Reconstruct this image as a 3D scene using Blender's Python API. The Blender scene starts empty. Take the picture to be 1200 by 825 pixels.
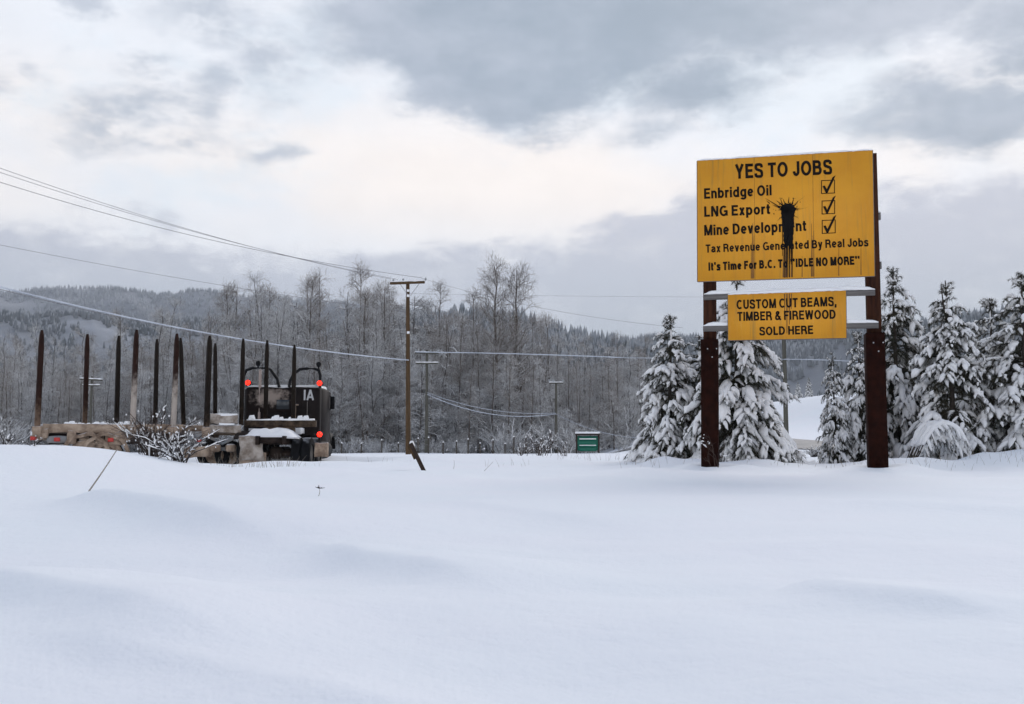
import bpy, bmesh, math, random
import numpy as np
from mathutils import Vector, Matrix

S = bpy.context.scene
COL = S.collection
R = math.radians
rng = np.random.default_rng(7)
random.seed(7)

# ------------------------------------------------------------------ camera
FPX = 1200 * 35.0 / 36.0
TILT = math.atan((519 - 412.5) / FPX)
CAMZ = 0.55
cam_d = bpy.data.cameras.new('camera')
cam_d.lens = 35.0
cam_d.sensor_width = 36.0
cam_d.clip_start = 0.05
cam_d.clip_end = 12000
cam_d.dof.use_dof = True
cam_d.dof.focus_distance = 24.0
cam_d.dof.aperture_fstop = 5.6
cam = bpy.data.objects.new('camera', cam_d)
COL.objects.link(cam)
cam.location = (0, 0, CAMZ)
cam.rotation_euler = (R(90) + TILT, 0, 0)
S.camera = cam

# ------------------------------------------------------------------ light
SUN_EL, SUN_AZ = R(36), R(26)          # azimuth clockwise from +Y (the view direction)
sun_dir = Vector((math.sin(SUN_AZ) * math.cos(SUN_EL), math.cos(SUN_AZ) * math.cos(SUN_EL), math.sin(SUN_EL)))
sun_d = bpy.data.lights.new('sun', 'SUN')
sun_d.energy = 1.35
sun_d.angle = R(32)
sun_d.color = (1.0, 0.93, 0.86)
sun = bpy.data.objects.new('sun', sun_d)
COL.objects.link(sun)
sun.rotation_euler = sun_dir.to_track_quat('Z', 'Y').to_euler()
sun.location = (0, 0, 60)

S.view_settings.view_transform = 'Standard'
S.view_settings.look = 'None'
S.view_settings.exposure = 0.18
S.view_settings.gamma = 1.0
S.view_settings.use_curve_mapping = False
S.render.engine = 'CYCLES'
S.cycles.use_denoising = True
S.cycles.max_bounces = 6
S.cycles.diffuse_bounces = 3
S.cycles.volume_bounces = 0
S.cycles.transparent_max_bounces = 4


# ------------------------------------------------------------------ node helper
class X:
    """a tiny expression layer over Math nodes"""
    def __init__(s, nt, sock):
        s.nt, s.k = nt, sock

    def op(s, o, *a, clamp=False):
        n = s.nt.nodes.new('ShaderNodeMath')
        n.operation = o
        n.use_clamp = clamp
        for i, q in enumerate((s,) + a):
            if isinstance(q, X):
                s.nt.links.new(q.k, n.inputs[i])
            else:
                n.inputs[i].default_value = q
        return X(s.nt, n.outputs[0])

    def __add__(s, b): return s.op('ADD', b)
    def __sub__(s, b): return s.op('SUBTRACT', b)
    def __mul__(s, b): return s.op('MULTIPLY', b)
    def __truediv__(s, b): return s.op('DIVIDE', b)
    def max(s, b): return s.op('MAXIMUM', b)
    def min(s, b): return s.op('MINIMUM', b)

    def smooth(s, a, b):
        n = s.nt.nodes.new('ShaderNodeMapRange')
        n.interpolation_type = 'SMOOTHSTEP'
        n.inputs['From Min'].default_value = a
        n.inputs['From Max'].default_value = b
        n.inputs['To Min'].default_value = 0
        n.inputs['To Max'].default_value = 1
        if a > b:
            n.inputs['From Min'].default_value = b
            n.inputs['From Max'].default_value = a
            n.inputs['To Min'].default_value = 1
            n.inputs['To Max'].default_value = 0
        s.nt.links.new(s.k, n.inputs['Value'])
        return X(s.nt, n.outputs[0])


def nd(nt, t, **kw):
    n = nt.nodes.new(t)
    for k, v in kw.items():
        if hasattr(n, k) and not k[0].isupper():
            setattr(n, k, v)
        else:
            n.inputs[k.replace('_', ' ')].default_value = v
    return n


def noise(nt, vec, scale, detail=4, rough=0.55, dist=0.0):
    n = nt.nodes.new('ShaderNodeTexNoise')
    n.inputs['Scale'].default_value = scale
    n.inputs['Detail'].default_value = detail
    n.inputs['Roughness'].default_value = rough
    n.inputs['Distortion'].default_value = dist
    if vec is not None:
        nt.links.new(vec, n.inputs['Vector'])
    return n


def mixc(nt, fac, a, b):
    m = nt.nodes.new('ShaderNodeMix')
    m.data_type = 'RGBA'
    for s, v in ((0, fac), (6, a), (7, b)):
        if isinstance(v, X):
            v = v.k
        if isinstance(v, bpy.types.NodeSocket):
            nt.links.new(v, m.inputs[s])
        elif s == 0:
            m.inputs[0].default_value = v
        else:
            m.inputs[s].default_value = (*v[:3], 1)
    return m.outputs[2]


# ------------------------------------------------------------------ world: sky with layered winter cloud
W = bpy.data.worlds.new('World')
S.world = W
W.use_nodes = True
nt = W.node_tree
nt.nodes.clear()
tc = nt.nodes.new('ShaderNodeTexCoord')
sep = nt.nodes.new('ShaderNodeSeparateXYZ')
nt.links.new(tc.outputs['Generated'], sep.inputs[0])
dx, dy, dz = (X(nt, sep.outputs[i]) for i in range(3))
az = dx.op('ARCTAN2', dy)
el = dz.op('ARCSINE')
u = az * 11.667 + 6.0           # azimuth in hundredths of a picture width unit
v = el * -11.667 + 5.19         # elevation, counted downwards
mp = nt.nodes.new('ShaderNodeMapping')
mp.inputs['Scale'].default_value = (1, 1, 2.0)
nt.links.new(tc.outputs['Generated'], mp.inputs['Vector'])
VW = mp.outputs[0]
nA = noise(nt, VW, 5.0, 7, 0.6)
nB = noise(nt, VW, 9.0, 7, 0.62)
nC = noise(nt, VW, 3.1, 5, 0.5)
nD = noise(nt, VW, 17.0, 6, 0.6)
sA = nt.nodes.new('ShaderNodeSeparateColor'); nt.links.new(nA.outputs['Color'], sA.inputs[0])
sB = nt.nodes.new('ShaderNodeSeparateColor'); nt.links.new(nB.outputs['Color'], sB.inputs[0])
uw = u + (X(nt, sA.outputs[0]) - 0.5) * 2.0 + (X(nt, sB.outputs[0]) - 0.5) * 1.7
vw = v + (X(nt, sA.outputs[1]) - 0.5) * 1.3 + (X(nt, sB.outputs[1]) - 0.5) * 1.3
wob = X(nt, nC.outputs[0])
fine = X(nt, nD.outputs[0])


def blob(u0, v0, ru, rv, a=1.2, b=0.62):
    p = (uw - u0) / ru
    q = (vw - v0) / rv
    return (p * p + q * q).op('SQRT').smooth(a, b)


dark = blob(6.2, 0.45, 2.75, 1.0, 1.14, 0.72)
for q in ((9.6, 0.15, 3.4, 0.95), (8.3, 1.2, 0.95, 0.5, 1.35, .3), (11.4, 1.62, 1.5, 0.42, 1.3, .4), (11.9, .9, 1.3, .42, 1.3, .4)):
    dark = dark.max(blob(*q))
wisp = blob(0.95, 0.42, 0.34, 0.3, 1.4, .3)
for q in ((1.75, 1.75, 1.0, 0.32), (2.35, 1.3, 0.4, 0.34), (0.36, 1.36, 0.35, 0.18), (2.5, .35, .8, .4), (3.2, .85, .7, .5), (1.5, 1.15, .3, .2), (2.9, 1.8, .5, .2)):
    wisp = wisp.max(blob(*q, 1.5, .2))
wisp = wisp * fine.smooth(0.34, 0.6) * 0.8
# generic cloud all round the rest of the sky
away = (u - 6.0).op('ABSOLUTE').smooth(7.0, 9.5).max(v.smooth(-0.8, -2.2))
generic = wob.smooth(0.42, 0.62) * away * 0.7
dark = dark.max(wisp).max(generic)
bank_edge = u.smooth(6.0, 8.6) * -0.42 + u.smooth(9.2, 11.5) * -0.0 + 2.86
bank = (vw - bank_edge).smooth(-0.14, 0.2) * ((u - 6.0).op('ABSOLUTE').smooth(11.0, 8.0) * 0.75 + 0.25) * (fine.smooth(0.3, 0.55) * 0.3 + 0.7)
warm = (v - 2.1).op('ABSOLUTE').smooth(1.3, 0.1) * wob.smooth(0.3, 0.6)
lum = fine * 0.14 + 0.93 + (u - 6.0).op('ABSOLUTE').smooth(9.0, 14.0) * v.smooth(-1.8, 0.6) * 0.42
base = mixc(nt, warm, (0.89, 0.915, 0.97), (1.05, 0.975, 0.925))
blue = X(nt, sA.outputs[2]).smooth(0.52, 0.68) * 0.5
base = mixc(nt, blue, base, (0.77, 0.865, 0.95))
grey = mixc(nt, (wob + fine * 0.5).smooth(0.5, 1.0), (0.30, 0.37, 0.455), (0.50, 0.545, 0.635))
c1 = mixc(nt, dark * 0.92, base, grey)
bankc = mixc(nt, (v + wob).smooth(3.2, 4.6), (0.555, 0.575, 0.66), (0.485, 0.53, 0.615))
c1 = mixc(nt, v.smooth(-0.6, -2.6), c1, (0.29, 0.345, 0.47))
c2 = mixc(nt, bank * 0.93, c1, bankc)
vm = nt.nodes.new('ShaderNodeVectorMath'); vm.operation = 'SCALE'
nt.links.new(c2, vm.inputs[0]); nt.links.new(lum.k, vm.inputs['Scale'])
bgc = nt.nodes.new('ShaderNodeBackground')
nt.links.new(vm.outputs[0], bgc.inputs[0])
bgc.inputs[1].default_value = 1.0
sky = nt.nodes.new('ShaderNodeTexSky')
sky.sky_type = 'NISHITA'
sky.sun_disc = False
sky.sun_elevation = SUN_EL
sky.sun_rotation = SUN_AZ
bgs = nt.nodes.new('ShaderNodeBackground')
nt.links.new(sky.outputs[0], bgs.inputs[0])
bgs.inputs[1].default_value = 0.1
ms = nt.nodes.new('ShaderNodeMixShader')
ms.inputs[0].default_value = 0.92
nt.links.new(bgs.outputs[0], ms.inputs[1]); nt.links.new(bgc.outputs[0], ms.inputs[2])
wo = nt.nodes.new('ShaderNodeOutputWorld')
nt.links.new(ms.outputs[0], wo.inputs[0])

# ------------------------------------------------------------------ layout helpers
ct, st = math.cos(TILT), math.sin(TILT)


def at(px, py, Y):
    """the point at depth Y that the photograph shows at (px, py)"""
    xn, yn = (px - 600) / FPX, (412.5 - py) / FPX
    d = np.array([xn, ct - yn * st, st + yn * ct])
    return np.array([0, 0, CAMZ]) + d * (Y / d[1])


def ux(px, Y):
    return (px - 600) / FPX * Y / ct


def vnoise(x, y, seed=0):
    x = np.asarray(x, float); y = np.asarray(y, float)
    xi = np.floor(x); yi = np.floor(y)
    fx = x - xi; fy = y - yi
    fx = fx * fx * fx * (fx * (fx * 6 - 15) + 10); fy = fy * fy * fy * (fy * (fy * 6 - 15) + 10)

    def h(a, b):
        q = np.sin(a * 127.1 + b * 311.7 + seed * 74.7) * 43758.5453
        return q - np.floor(q)
    return (h(xi, yi) * (1 - fx) + h(xi + 1, yi) * fx) * (1 - fy) + (h(xi, yi + 1) * (1 - fx) + h(xi + 1, yi + 1) * fx) * fy - 0.5


def sstep(a, b, x):
    t = np.clip((np.asarray(x, float) - a) / (b - a), 0, 1)
    return t * t * (3 - 2 * t)


def drift(x, y, p, q, amp, steep, gentle):
    """a wind drift: crest along p-q, its steep side on the left of the crest"""
    p = np.array(p); q = np.array(q)
    d = q - p; L = np.hypot(*d); d = d / L
    n = np.array([-d[1], d[0]])
    s = (x - p[0]) * n[0] + (y - p[1]) * n[1]
    t = ((x - p[0]) * d[0] + (y - p[1]) * d[1]) / L
    w = sstep(-0.35, 0.2, t) * (1 - sstep(0.8, 1.4, t))
    prof = np.where(s < 0, np.exp(-(np.abs(s) / steep) ** 1.25), np.exp(-(s / gentle) ** 2))
    return amp * prof * w


def H(x, y):
    x = np.asarray(x, float); y = np.asarray(y, float)
    r = np.hypot(x, y)
    far = 1 - sstep(60, 300, r)
    z = 0.16 * vnoise(x / 7 + 3.3, y / 7, 1) + 0.075 * vnoise(x / 2.6, y / 2.6 + 9, 2) * (0.3 + 0.7 * far)
    near = 1 - sstep(25, 50, r)
    z = z + near * (0.022 * vnoise(x / 0.9, y / 0.9, 3) + 0.004 * vnoise(x / 0.3, y / 0.3, 4))
    # rough, plant-choked edge of the field
    edge = sstep(15, 20, y) * (1 - sstep(32, 40, y))
    z = z + edge * (0.10 * vnoise(x / 1.3, y / 1.3, 5) + 0.045 * vnoise(x / 0.5, y / 0.5, 6))
    # the bank that rises on the left, in front of the truck
    crest = 0.55 - 0.40 * sstep(-7.3, -4.4, x + 0.0 * y) - 0.16 * sstep(-5.4, -3.0, x)
    z = z + np.exp(-((y - 15.5) / 4.6) ** 2) * np.clip(crest, 0, 1) * (1 - sstep(-4.6, -2.2, x)) * 1.0
    # road the truck stands on
    z = z - 0.40 * np.exp(-((y - (31.5 + 0.22 * (x + 11))) / 3.6) ** 4) * (1 - sstep(-6.0, -3.4, x))
    # mounds at the feet of the right-hand conifers
    z = z + 0.30 * np.exp(-((y - 22.8) / 1.2) ** 2) * sstep(7.6, 9.2, x) * (1 + 1.5 * vnoise(x / 0.9, y / 1.2, 8))
    z = z + 0.14 * np.exp(-((y - 22.6) / 1.0) ** 2) * sstep(2.6, 3.6, x) * (1 - sstep(6.2, 7.2, x)) * (1 + 1.6 * vnoise(x / 0.8, y / 1.2, 18))
    # rising ground with the road bend on the right, and the cut bank above it
    rise = sstep(50, 80, y) * sstep(6, 13, x) * (1 - sstep(60, 110, x))
    z = z + 1.7 * rise * (1 - 0.4 * sstep(100, 250, y))
    z = z + 3.4 * sstep(19, 30, x) * sstep(67, 80, y) * (1 - sstep(140, 260, y)) * (1 - sstep(60, 120, x))
    z = z - 0.25 * sstep(40, 80, y) * (1 - sstep(6, 12, x))
    z = z + (1 - sstep(4, 9, r)) * (0.075 * vnoise(x / 1.1 + 4, y / 0.8, 12) + 0.03 * vnoise(x / 0.45, y / 0.35, 13))
    for bx, by in ((4.10, 20.3), (7.20, 19.55)):
        q = np.hypot(x - bx, y - by)
        z = z + 0.10 * np.exp(-((q - 0.55) / 0.32) ** 2) - 0.03 * np.exp(-(q / 0.3) ** 2)
    # drifts in the foreground
    z = z + drift(x, y, (-4.0, 9.4), (-1.75, 6.4), 0.20, 0.28, 1.6)
    z = z + drift(x, y, (1.02, 3.75), (1.42, 3.12), 0.07, 0.11, 0.5)
    z = z + drift(x, y, (-1.05, 5.6), (-0.25, 4.25), 0.115, 0.17, 0.8)
    z = z + drift(x, y, (-2.0, 3.7), (-1.05, 2.9), 0.11, 0.17, 0.7)
    z = z + drift(x, y, (-1.1, 2.6), (-0.3, 2.2), 0.05, 0.12, 0.5)
    z = z + drift(x, y, (2.6, 8.5), (4.4, 6.4), 0.05, 0.25, 1.1)
    z = z + drift(x, y, (-0.6, 9.5), (0.6, 7.2), 0.05, 0.22, 1.0)
    return z * sstep(-0.5, 2.4, r)


def Hs(x, y):
    return float(H(np.array([x]), np.array([y]))[0])


# ------------------------------------------------------------------ mesh helpers
class MB:
    def __init__(s):
        s.V, s.F, s.n = [], [], 0

    def raw(s, V, F):
        V = np.asarray(V, float).reshape(-1, 3)
        for f in F:
            f = np.asarray(f, int)
            if f.size:
                s.F.append(f + s.n)
        s.V.append(V)
        s.n += len(V)
        return s

    def box(s, c, size, rot=None, bevel=0.0, taper=1.0):
        sx, sy, sz = (q / 2 for q in size)
        b = min(bevel, sx * .45, sy * .45, sz * .45)
        P = []
        if b <= 0:
            for k in (-1, 1):
                t = taper if k > 0 else 1
                P += [(-sx * t, -sy * t, k * sz), (sx * t, -sy * t, k * sz), (sx * t, sy * t, k * sz), (-sx * t, sy * t, k * sz)]
            F = [[(0, 3, 2, 1), (4, 5, 6, 7), (0, 1, 5, 4), (1, 2, 6, 5), (2, 3, 7, 6), (3, 0, 4, 7)]]
        else:
            rings = []
            for z, ins in ((-sz, b), (-sz + b, 0), (sz - b, 0), (sz, b)):
                t = taper if z > 0 else 1
                ax, ay = (sx * t - ins), (sy * t - ins)
                bb = b * 0.999 if ins == 0 else b * 0.6
                rings.append([(-ax + bb, -ay, z), (ax - bb, -ay, z), (ax, -ay + bb, z), (ax, ay - bb, z), (ax - bb, ay, z), (-ax + bb, ay, z), (-ax, ay - bb, z), (-ax, -ay + bb, z)])
            P = [p for r_ in rings for p in r_]
            q = [(r_ * 8 + i, r_ * 8 + (i + 1) % 8, r_ * 8 + 8 + (i + 1) % 8, r_ * 8 + 8 + i) for r_ in range(3) for i in range(8)]
            F = [q, [tuple(range(7, -1, -1)), tuple(range(24, 32))]]
        P = np.array(P, float)
        if rot is not None:
            P = P @ np.array(Matrix(rot) if not isinstance(rot, Matrix) else rot)[:3, :3].T
        return s.raw(P + np.array(c, float), F)

    def tube(s, pts, rad, n=8, cap=True, squash=None):
        pts = np.asarray(pts, float)
        rad = np.broadcast_to(np.asarray(rad, float), (len(pts),))
        V, Q = tubes(pts[None], rad[None], n)
        s.raw(V, [Q])
        if cap:
            k = len(pts)
            s.F.append(np.array([[s.n - k * n + (n - 1 - i) for i in range(n)]]))
            s.F.append(np.array([[s.n - n + i for i in range(n)]]))
        return s

    def prism(s, pts, y0, y1):
        """an outline in x-z between two y"""
        n = len(pts)
        P = [(p[0], y0, p[1]) for p in pts] + [(p[0], y1, p[1]) for p in pts]
        return s.raw(P, [[tuple(range(n))], [tuple(range(2 * n - 1, n - 1, -1))], [(i, i + n, (i + 1) % n + n, (i + 1) % n) for i in range(n)]])

    def mesh(s, name, smooth=False):
        me = bpy.data.meshes.new(name)
        V = np.concatenate(s.V) if s.V else np.zeros((0, 3))
        sizes, loops = [], []
        for f in s.F:
            f = np.atleast_2d(f)
            sizes.append(np.full(len(f), f.shape[1], int))
            loops.append(f.ravel())
        sizes = np.concatenate(sizes); loops = np.concatenate(loops)
        me.vertices.add(len(V))
        me.vertices.foreach_set('co', V.astype(np.float32).ravel())
        me.loops.add(len(loops))
        me.loops.foreach_set('vertex_index', loops.astype(np.int32))
        me.polygons.add(len(sizes))
        me.polygons.foreach_set('loop_start', (np.cumsum(sizes) - sizes).astype(np.int32))
        me.polygons.foreach_set('loop_total', sizes.astype(np.int32))
        me.update(calc_edges=True)
        me.validate()
        if smooth:
            me.polygons.foreach_set('use_smooth', np.ones(len(me.polygons), bool))
            if smooth != True:
                me.set_sharp_from_angle(angle=R(smooth))
        return me


def tubes(P, Rd, n=5):
    """many tapered tubes at once: P (N,K,3), Rd (N,K) -> vertices, quads"""
    N, K, _ = P.shape
    T = np.empty_like(P)
    T[:, 1:-1] = P[:, 2:] - P[:, :-2]
    T[:, 0] = P[:, 1] - P[:, 0]
    T[:, -1] = P[:, -1] - P[:, -2]
    T /= np.linalg.norm(T, axis=2, keepdims=True) + 1e-9
    ref = np.zeros_like(T)
    vert = np.abs(T[:, :1, 2:]) > 0.85
    ref[..., 2] = np.where(vert[..., 0], 0, 1)
    ref[..., 0] = np.where(vert[..., 0], 1, 0)
    A = np.cross(T, ref)
    A /= np.linalg.norm(A, axis=2, keepdims=True) + 1e-9
    B = np.cross(A, T)
    a = np.arange(n) / n * 2 * np.pi
    off = A[:, :, None] * np.cos(a)[None, None, :, None] + B[:, :, None] * np.sin(a)[None, None, :, None]
    V = P[:, :, None] + off * Rd[:, :, None, None]
    i = np.arange(N)[:, None, None] * K * n
    k = np.arange(K - 1)[None, :, None] * n
    j = np.arange(n)[None, None, :]
    j2 = (j + 1) % n
    Q = np.stack([i + k + j2, i + k + j, i + k + n + j, i + k + n + j2], -1).reshape(-1, 4)
    return V.reshape(-1, 3), Q


def link(name, data, mat=None, parent=None, loc=(0, 0, 0)):
    o = bpy.data.objects.new(name, data)
    COL.objects.link(o)
    if mat is not None and data is not None:
        if not data.materials:
            data.materials.append(mat)
    o.location = loc
    if parent is not None:
        o.parent = parent
    return o


def obj(name, mb, mat, parent=None, smooth=False, loc=(0, 0, 0)):
    return link(name, mb.mesh(name, smooth), mat, parent, loc)


def tag(o, label=None, cat=None, group=None, kind=None):
    if label: o['label'] = label
    if cat: o['category'] = cat
    if group: o['group'] = group
    if kind: o['kind'] = kind
    return o


def thing(name, label, cat, loc=(0, 0, 0), rz=0.0, group=None):
    o = bpy.data.objects.new(name, None)
    o.empty_display_size = 0.3
    COL.objects.link(o)
    o.location = loc
    o.rotation_euler = (0, 0, rz)
    return tag(o, label, cat, group)


def dup(root, loc, rz=0.0, scale=(1, 1, 1), label=None, group=None):
    r_ = root.copy()
    COL.objects.link(r_)
    r_.location = loc
    r_.rotation_euler = (0, 0, rz)
    r_.scale = scale
    if label: r_['label'] = label
    if group: r_['group'] = group
    for ch in list(root.children):
        c = ch.copy(); COL.objects.link(c); c.parent = r_
        for g in list(ch.children):
            e = g.copy(); COL.objects.link(e); e.parent = c
    return r_


# ------------------------------------------------------------------ materials
def material(name, col, rough=0.7, var=0.25, vscale=6.0, col2=None, snow=0.0, snow_lo=0.35, snow_hi=0.7, bump=0.0, bscale=40, metal=0.0,
             spec=0.3, coord='Object', snowcol=(0.80, 0.82, 0.86), stretch=(1, 1, 1), dust=None):
    m = bpy.data.materials.new(name)
    m.use_nodes = True
    t = m.node_tree
    b = t.nodes['Principled BSDF']
    b.inputs['Roughness'].default_value = rough
    b.inputs['Metallic'].default_value = metal
    b.inputs['Specular IOR Level'].default_value = spec
    tc_ = t.nodes.new('ShaderNodeTexCoord')
    mp_ = t.nodes.new('ShaderNodeMapping')
    mp_.inputs['Scale'].default_value = stretch
    t.links.new(tc_.outputs[coord], mp_.inputs[0])
    n1 = noise(t, mp_.outputs[0], vscale, 5, 0.6)
    f = X(t, n1.outputs[0]).smooth(0.3, 0.7)
    c2_ = col2 if col2 else tuple(q * (1 - var) for q in col)
    c = mixc(t, f, col, c2_)
    if dust:
        dcol, lo, hi, amt = dust            # dried mud and road salt, thick low down, breaking up above
        sp = t.nodes.new('ShaderNodeSeparateXYZ')
        t.links.new(tc_.outputs['Object'], sp.inputs[0])
        nz = noise(t, tc_.outputs['Object'], 5.0, 7, 0.7)
        df = ((X(t, sp.outputs[2]) + (X(t, nz.outputs[0]) - 0.5) * 2.2).smooth(hi, lo)) * amt
        c = mixc(t, df, c, dcol)
    if snow > 0:
        g = t.nodes.new('ShaderNodeNewGeometry')
        sp = t.nodes.new('ShaderNodeSeparateXYZ')
        t.links.new(g.outputs['Normal'], sp.inputs[0])
        nz = noise(t, tc_.outputs['Object'], 4.0 if coord == 'Object' else 9.0, 3, 0.6)
        sf = (X(t, sp.outputs[2]) + (X(t, nz.outputs[0]) - 0.5) * 0.9).smooth(snow_lo, snow_hi) * snow
        c = mixc(t, sf, c, snowcol)
    t.links.new(c, b.inputs['Base Color'])
    if bump > 0:
        nb = noise(t, mp_.outputs[0], bscale, 4, 0.6)
        bp = t.nodes.new('ShaderNodeBump')
        bp.inputs['Strength'].default_value = bump
        bp.inputs['Distance'].default_value = 0.02
        t.links.new(nb.outputs[0], bp.inputs['Height'])
        t.links.new(bp.outputs[0], b.inputs['Normal'])
    return m


def lamp_mat(name, col, strength):
    m = bpy.data.materials.new(name)
    m.use_nodes = True
    b = m.node_tree.nodes['Principled BSDF']
    b.inputs['Base Color'].default_value = (*col, 1)
    b.inputs['Emission Color'].default_value = (*col, 1)
    b.inputs['Emission Strength'].default_value = strength
    b.inputs['Roughness'].default_value = 0.3
    return m


M = {}
M['snow_cap'] = material('settled snow', (0.92, 0.915, 0.91), 0.75, 0.03, 5, bump=0.25, bscale=30, spec=0.2)
M['bark'] = material('bare frosted wood', (0.12, 0.11, 0.103), 0.9, 0.45, 3, snow=0.92, snow_lo=0.25, snow_hi=0.75, snowcol=(0.78, 0.785, 0.79))
M['bark_brown'] = material('brown bare wood', (0.13, 0.105, 0.085), 0.9, 0.4, 3, snow=0.75, snow_lo=0.5, snow_hi=0.9, snowcol=(0.66, 0.69, 0.75))
M['twig'] = material('frosted twigs', (0.17, 0.155, 0.14), 0.9, 0.4, 1.2, snow=0.97, snow_lo=-0.4, snow_hi=0.3, snowcol=(0.82, 0.825, 0.83))
M['twig_brown'] = material('brown twigs', (0.20, 0.165, 0.135), 0.9, 0.4, 1.2, snow=0.9, snow_lo=-0.1, snow_hi=0.55, snowcol=(0.78, 0.785, 0.79))
M['needle'] = material('conifer needles', (0.030, 0.036, 0.022), 0.8, 0.5, 2.5, col2=(0.062, 0.052, 0.032))
M['conifer_bark'] = material('conifer bark', (0.07, 0.055, 0.045), 0.9, 0.4, 8)
M['hazed_frosted_wood'] = material('far frosted wood with painted haze', (0.23, 0.25, 0.265), 0.9, 0.3, 0.010, col2=(0.40, 0.41, 0.43), snow=0.5, snow_lo=0.3, snow_hi=1.0, snowcol=(0.55, 0.57, 0.6))  # frosted wood, lightened further so its colour carries distance haze
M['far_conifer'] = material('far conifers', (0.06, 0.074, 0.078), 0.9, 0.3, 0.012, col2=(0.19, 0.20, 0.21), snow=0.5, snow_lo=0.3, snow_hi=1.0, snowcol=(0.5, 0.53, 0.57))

# ------------------------------------------------------------------ snow field
def build_ground():
    rs = np.concatenate([[0.0], np.geomspace(0.5, 6000, 520)])
    a1 = np.radians(np.linspace(-42, 42, 361))
    a2 = np.radians(np.linspace(42, 318, 93)[1:-1])
    an = np.concatenate([a1, a2])
    nA_, nR = len(an), len(rs)
    rr, aa = np.meshgrid(rs, an, indexing='ij')
    x = rr * np.sin(aa); y = rr * np.cos(aa)
    z = H(x, y)
    V = np.stack([x, y, z], -1).reshape(-1, 3)
    i = np.arange(nR - 1)[:, None] * nA_
    j = np.arange(nA_)[None, :]
    j2 = (j + 1) % nA_
    Q = np.stack([i + j, i + j2, i + nA_ + j2, i + nA_ + j], -1).reshape(-1, 4)[:, ::-1]
    mb = MB().raw(V, [Q])
    m = bpy.data.materials.new('snow field')
    m.use_nodes = True
    t = m.node_tree
    b = t.nodes['Principled BSDF']
    b.inputs['Roughness'].default_value = 0.8
    b.inputs['Specular IOR Level'].default_value = 0.15
    tc_ = t.nodes.new('ShaderNodeTexCoord')
    n1 = noise(t, tc_.outputs['Object'], 0.35, 4, 0.5)
    c = mixc(t, X(t, n1.outputs[0]).smooth(0.3, 0.7), (0.865, 0.885, 0.925), (0.845, 0.885, 0.92))
    t.links.new(c, b.inputs['Base Color'])
    n2 = noise(t, tc_.outputs['Object'], 55, 5, 0.7)
    n3 = noise(t, tc_.outputs['Object'], 7, 4, 0.6)
    hgt = X(t, n2.outputs[0]) * 0.25 + X(t, n3.outputs[0])
    bp = t.nodes.new('ShaderNodeBump')
    bp.inputs['Strength'].default_value = 0.6
    bp.inputs['Distance'].default_value = 0.02
    t.links.new(hgt.k, bp.inputs['Height'])
    t.links.new(bp.outputs[0], b.inputs['Normal'])
    tag(obj('snow_field', mb, m, smooth=True), kind='structure')


build_ground()

# road bend on the right, climbing to the left behind the near conifers
def build_road():
    pts = np.array([(34, 36), (26, 47), (20.5, 55.5), (16.2, 61.5), (13, 66), (9.5, 71)], float)
    t = np.linspace(0, len(pts) - 1, 60)
    k = np.clip(t.astype(int), 0, len(pts) - 2)
    f = t - k

    def P(i): return pts[np.clip(i, 0, len(pts) - 1)]
    p0, p1, p2, p3 = P(k - 1), P(k), P(k + 1), P(k + 2)
    f_ = f[:, None]
    c = 0.5 * (2 * p1 + (p2 - p0) * f_ + (2 * p0 - 5 * p1 + 4 * p2 - p3) * f_ ** 2 + (3 * p1 - p0 - 3 * p2 + p3) * f_ ** 3)
    tg = np.gradient(c, axis=0); tg /= np.linalg.norm(tg, axis=1, keepdims=True)
    n = np.stack([-tg[:, 1], tg[:, 0]], -1)
    W_ = np.linspace(-3.6, 3.6, 9)
    x = c[:, :1] + n[:, :1] * W_; y = c[:, 1:] + n[:, 1:] * W_
    z = H(x, y) + 0.05
    V = np.stack([x, y, z], -1).reshape(-1, 3)
    i = np.arange(59)[:, None] * 9; j = np.arange(8)[None]
    Q = np.stack([i + j, i + j + 1, i + 10 + j, i + 9 + j], -1).reshape(-1, 4)
    Q = Q[:, ::-1] if (V[Q[0][1]] - V[Q[0][0]])[0] * (V[Q[0][3]] - V[Q[0][0]])[1] - (V[Q[0][1]] - V[Q[0][0]])[1] * (V[Q[0][3]] - V[Q[0][0]])[0] < 0 else Q
    m = material('ploughed asphalt', (0.11, 0.115, 0.125), 0.6, 0.3, 0.5, col2=(0.22, 0.225, 0.24))
    tag(obj('road', MB().raw(V, [Q]), m, smooth=True), kind='structure')


build_road()


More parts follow.
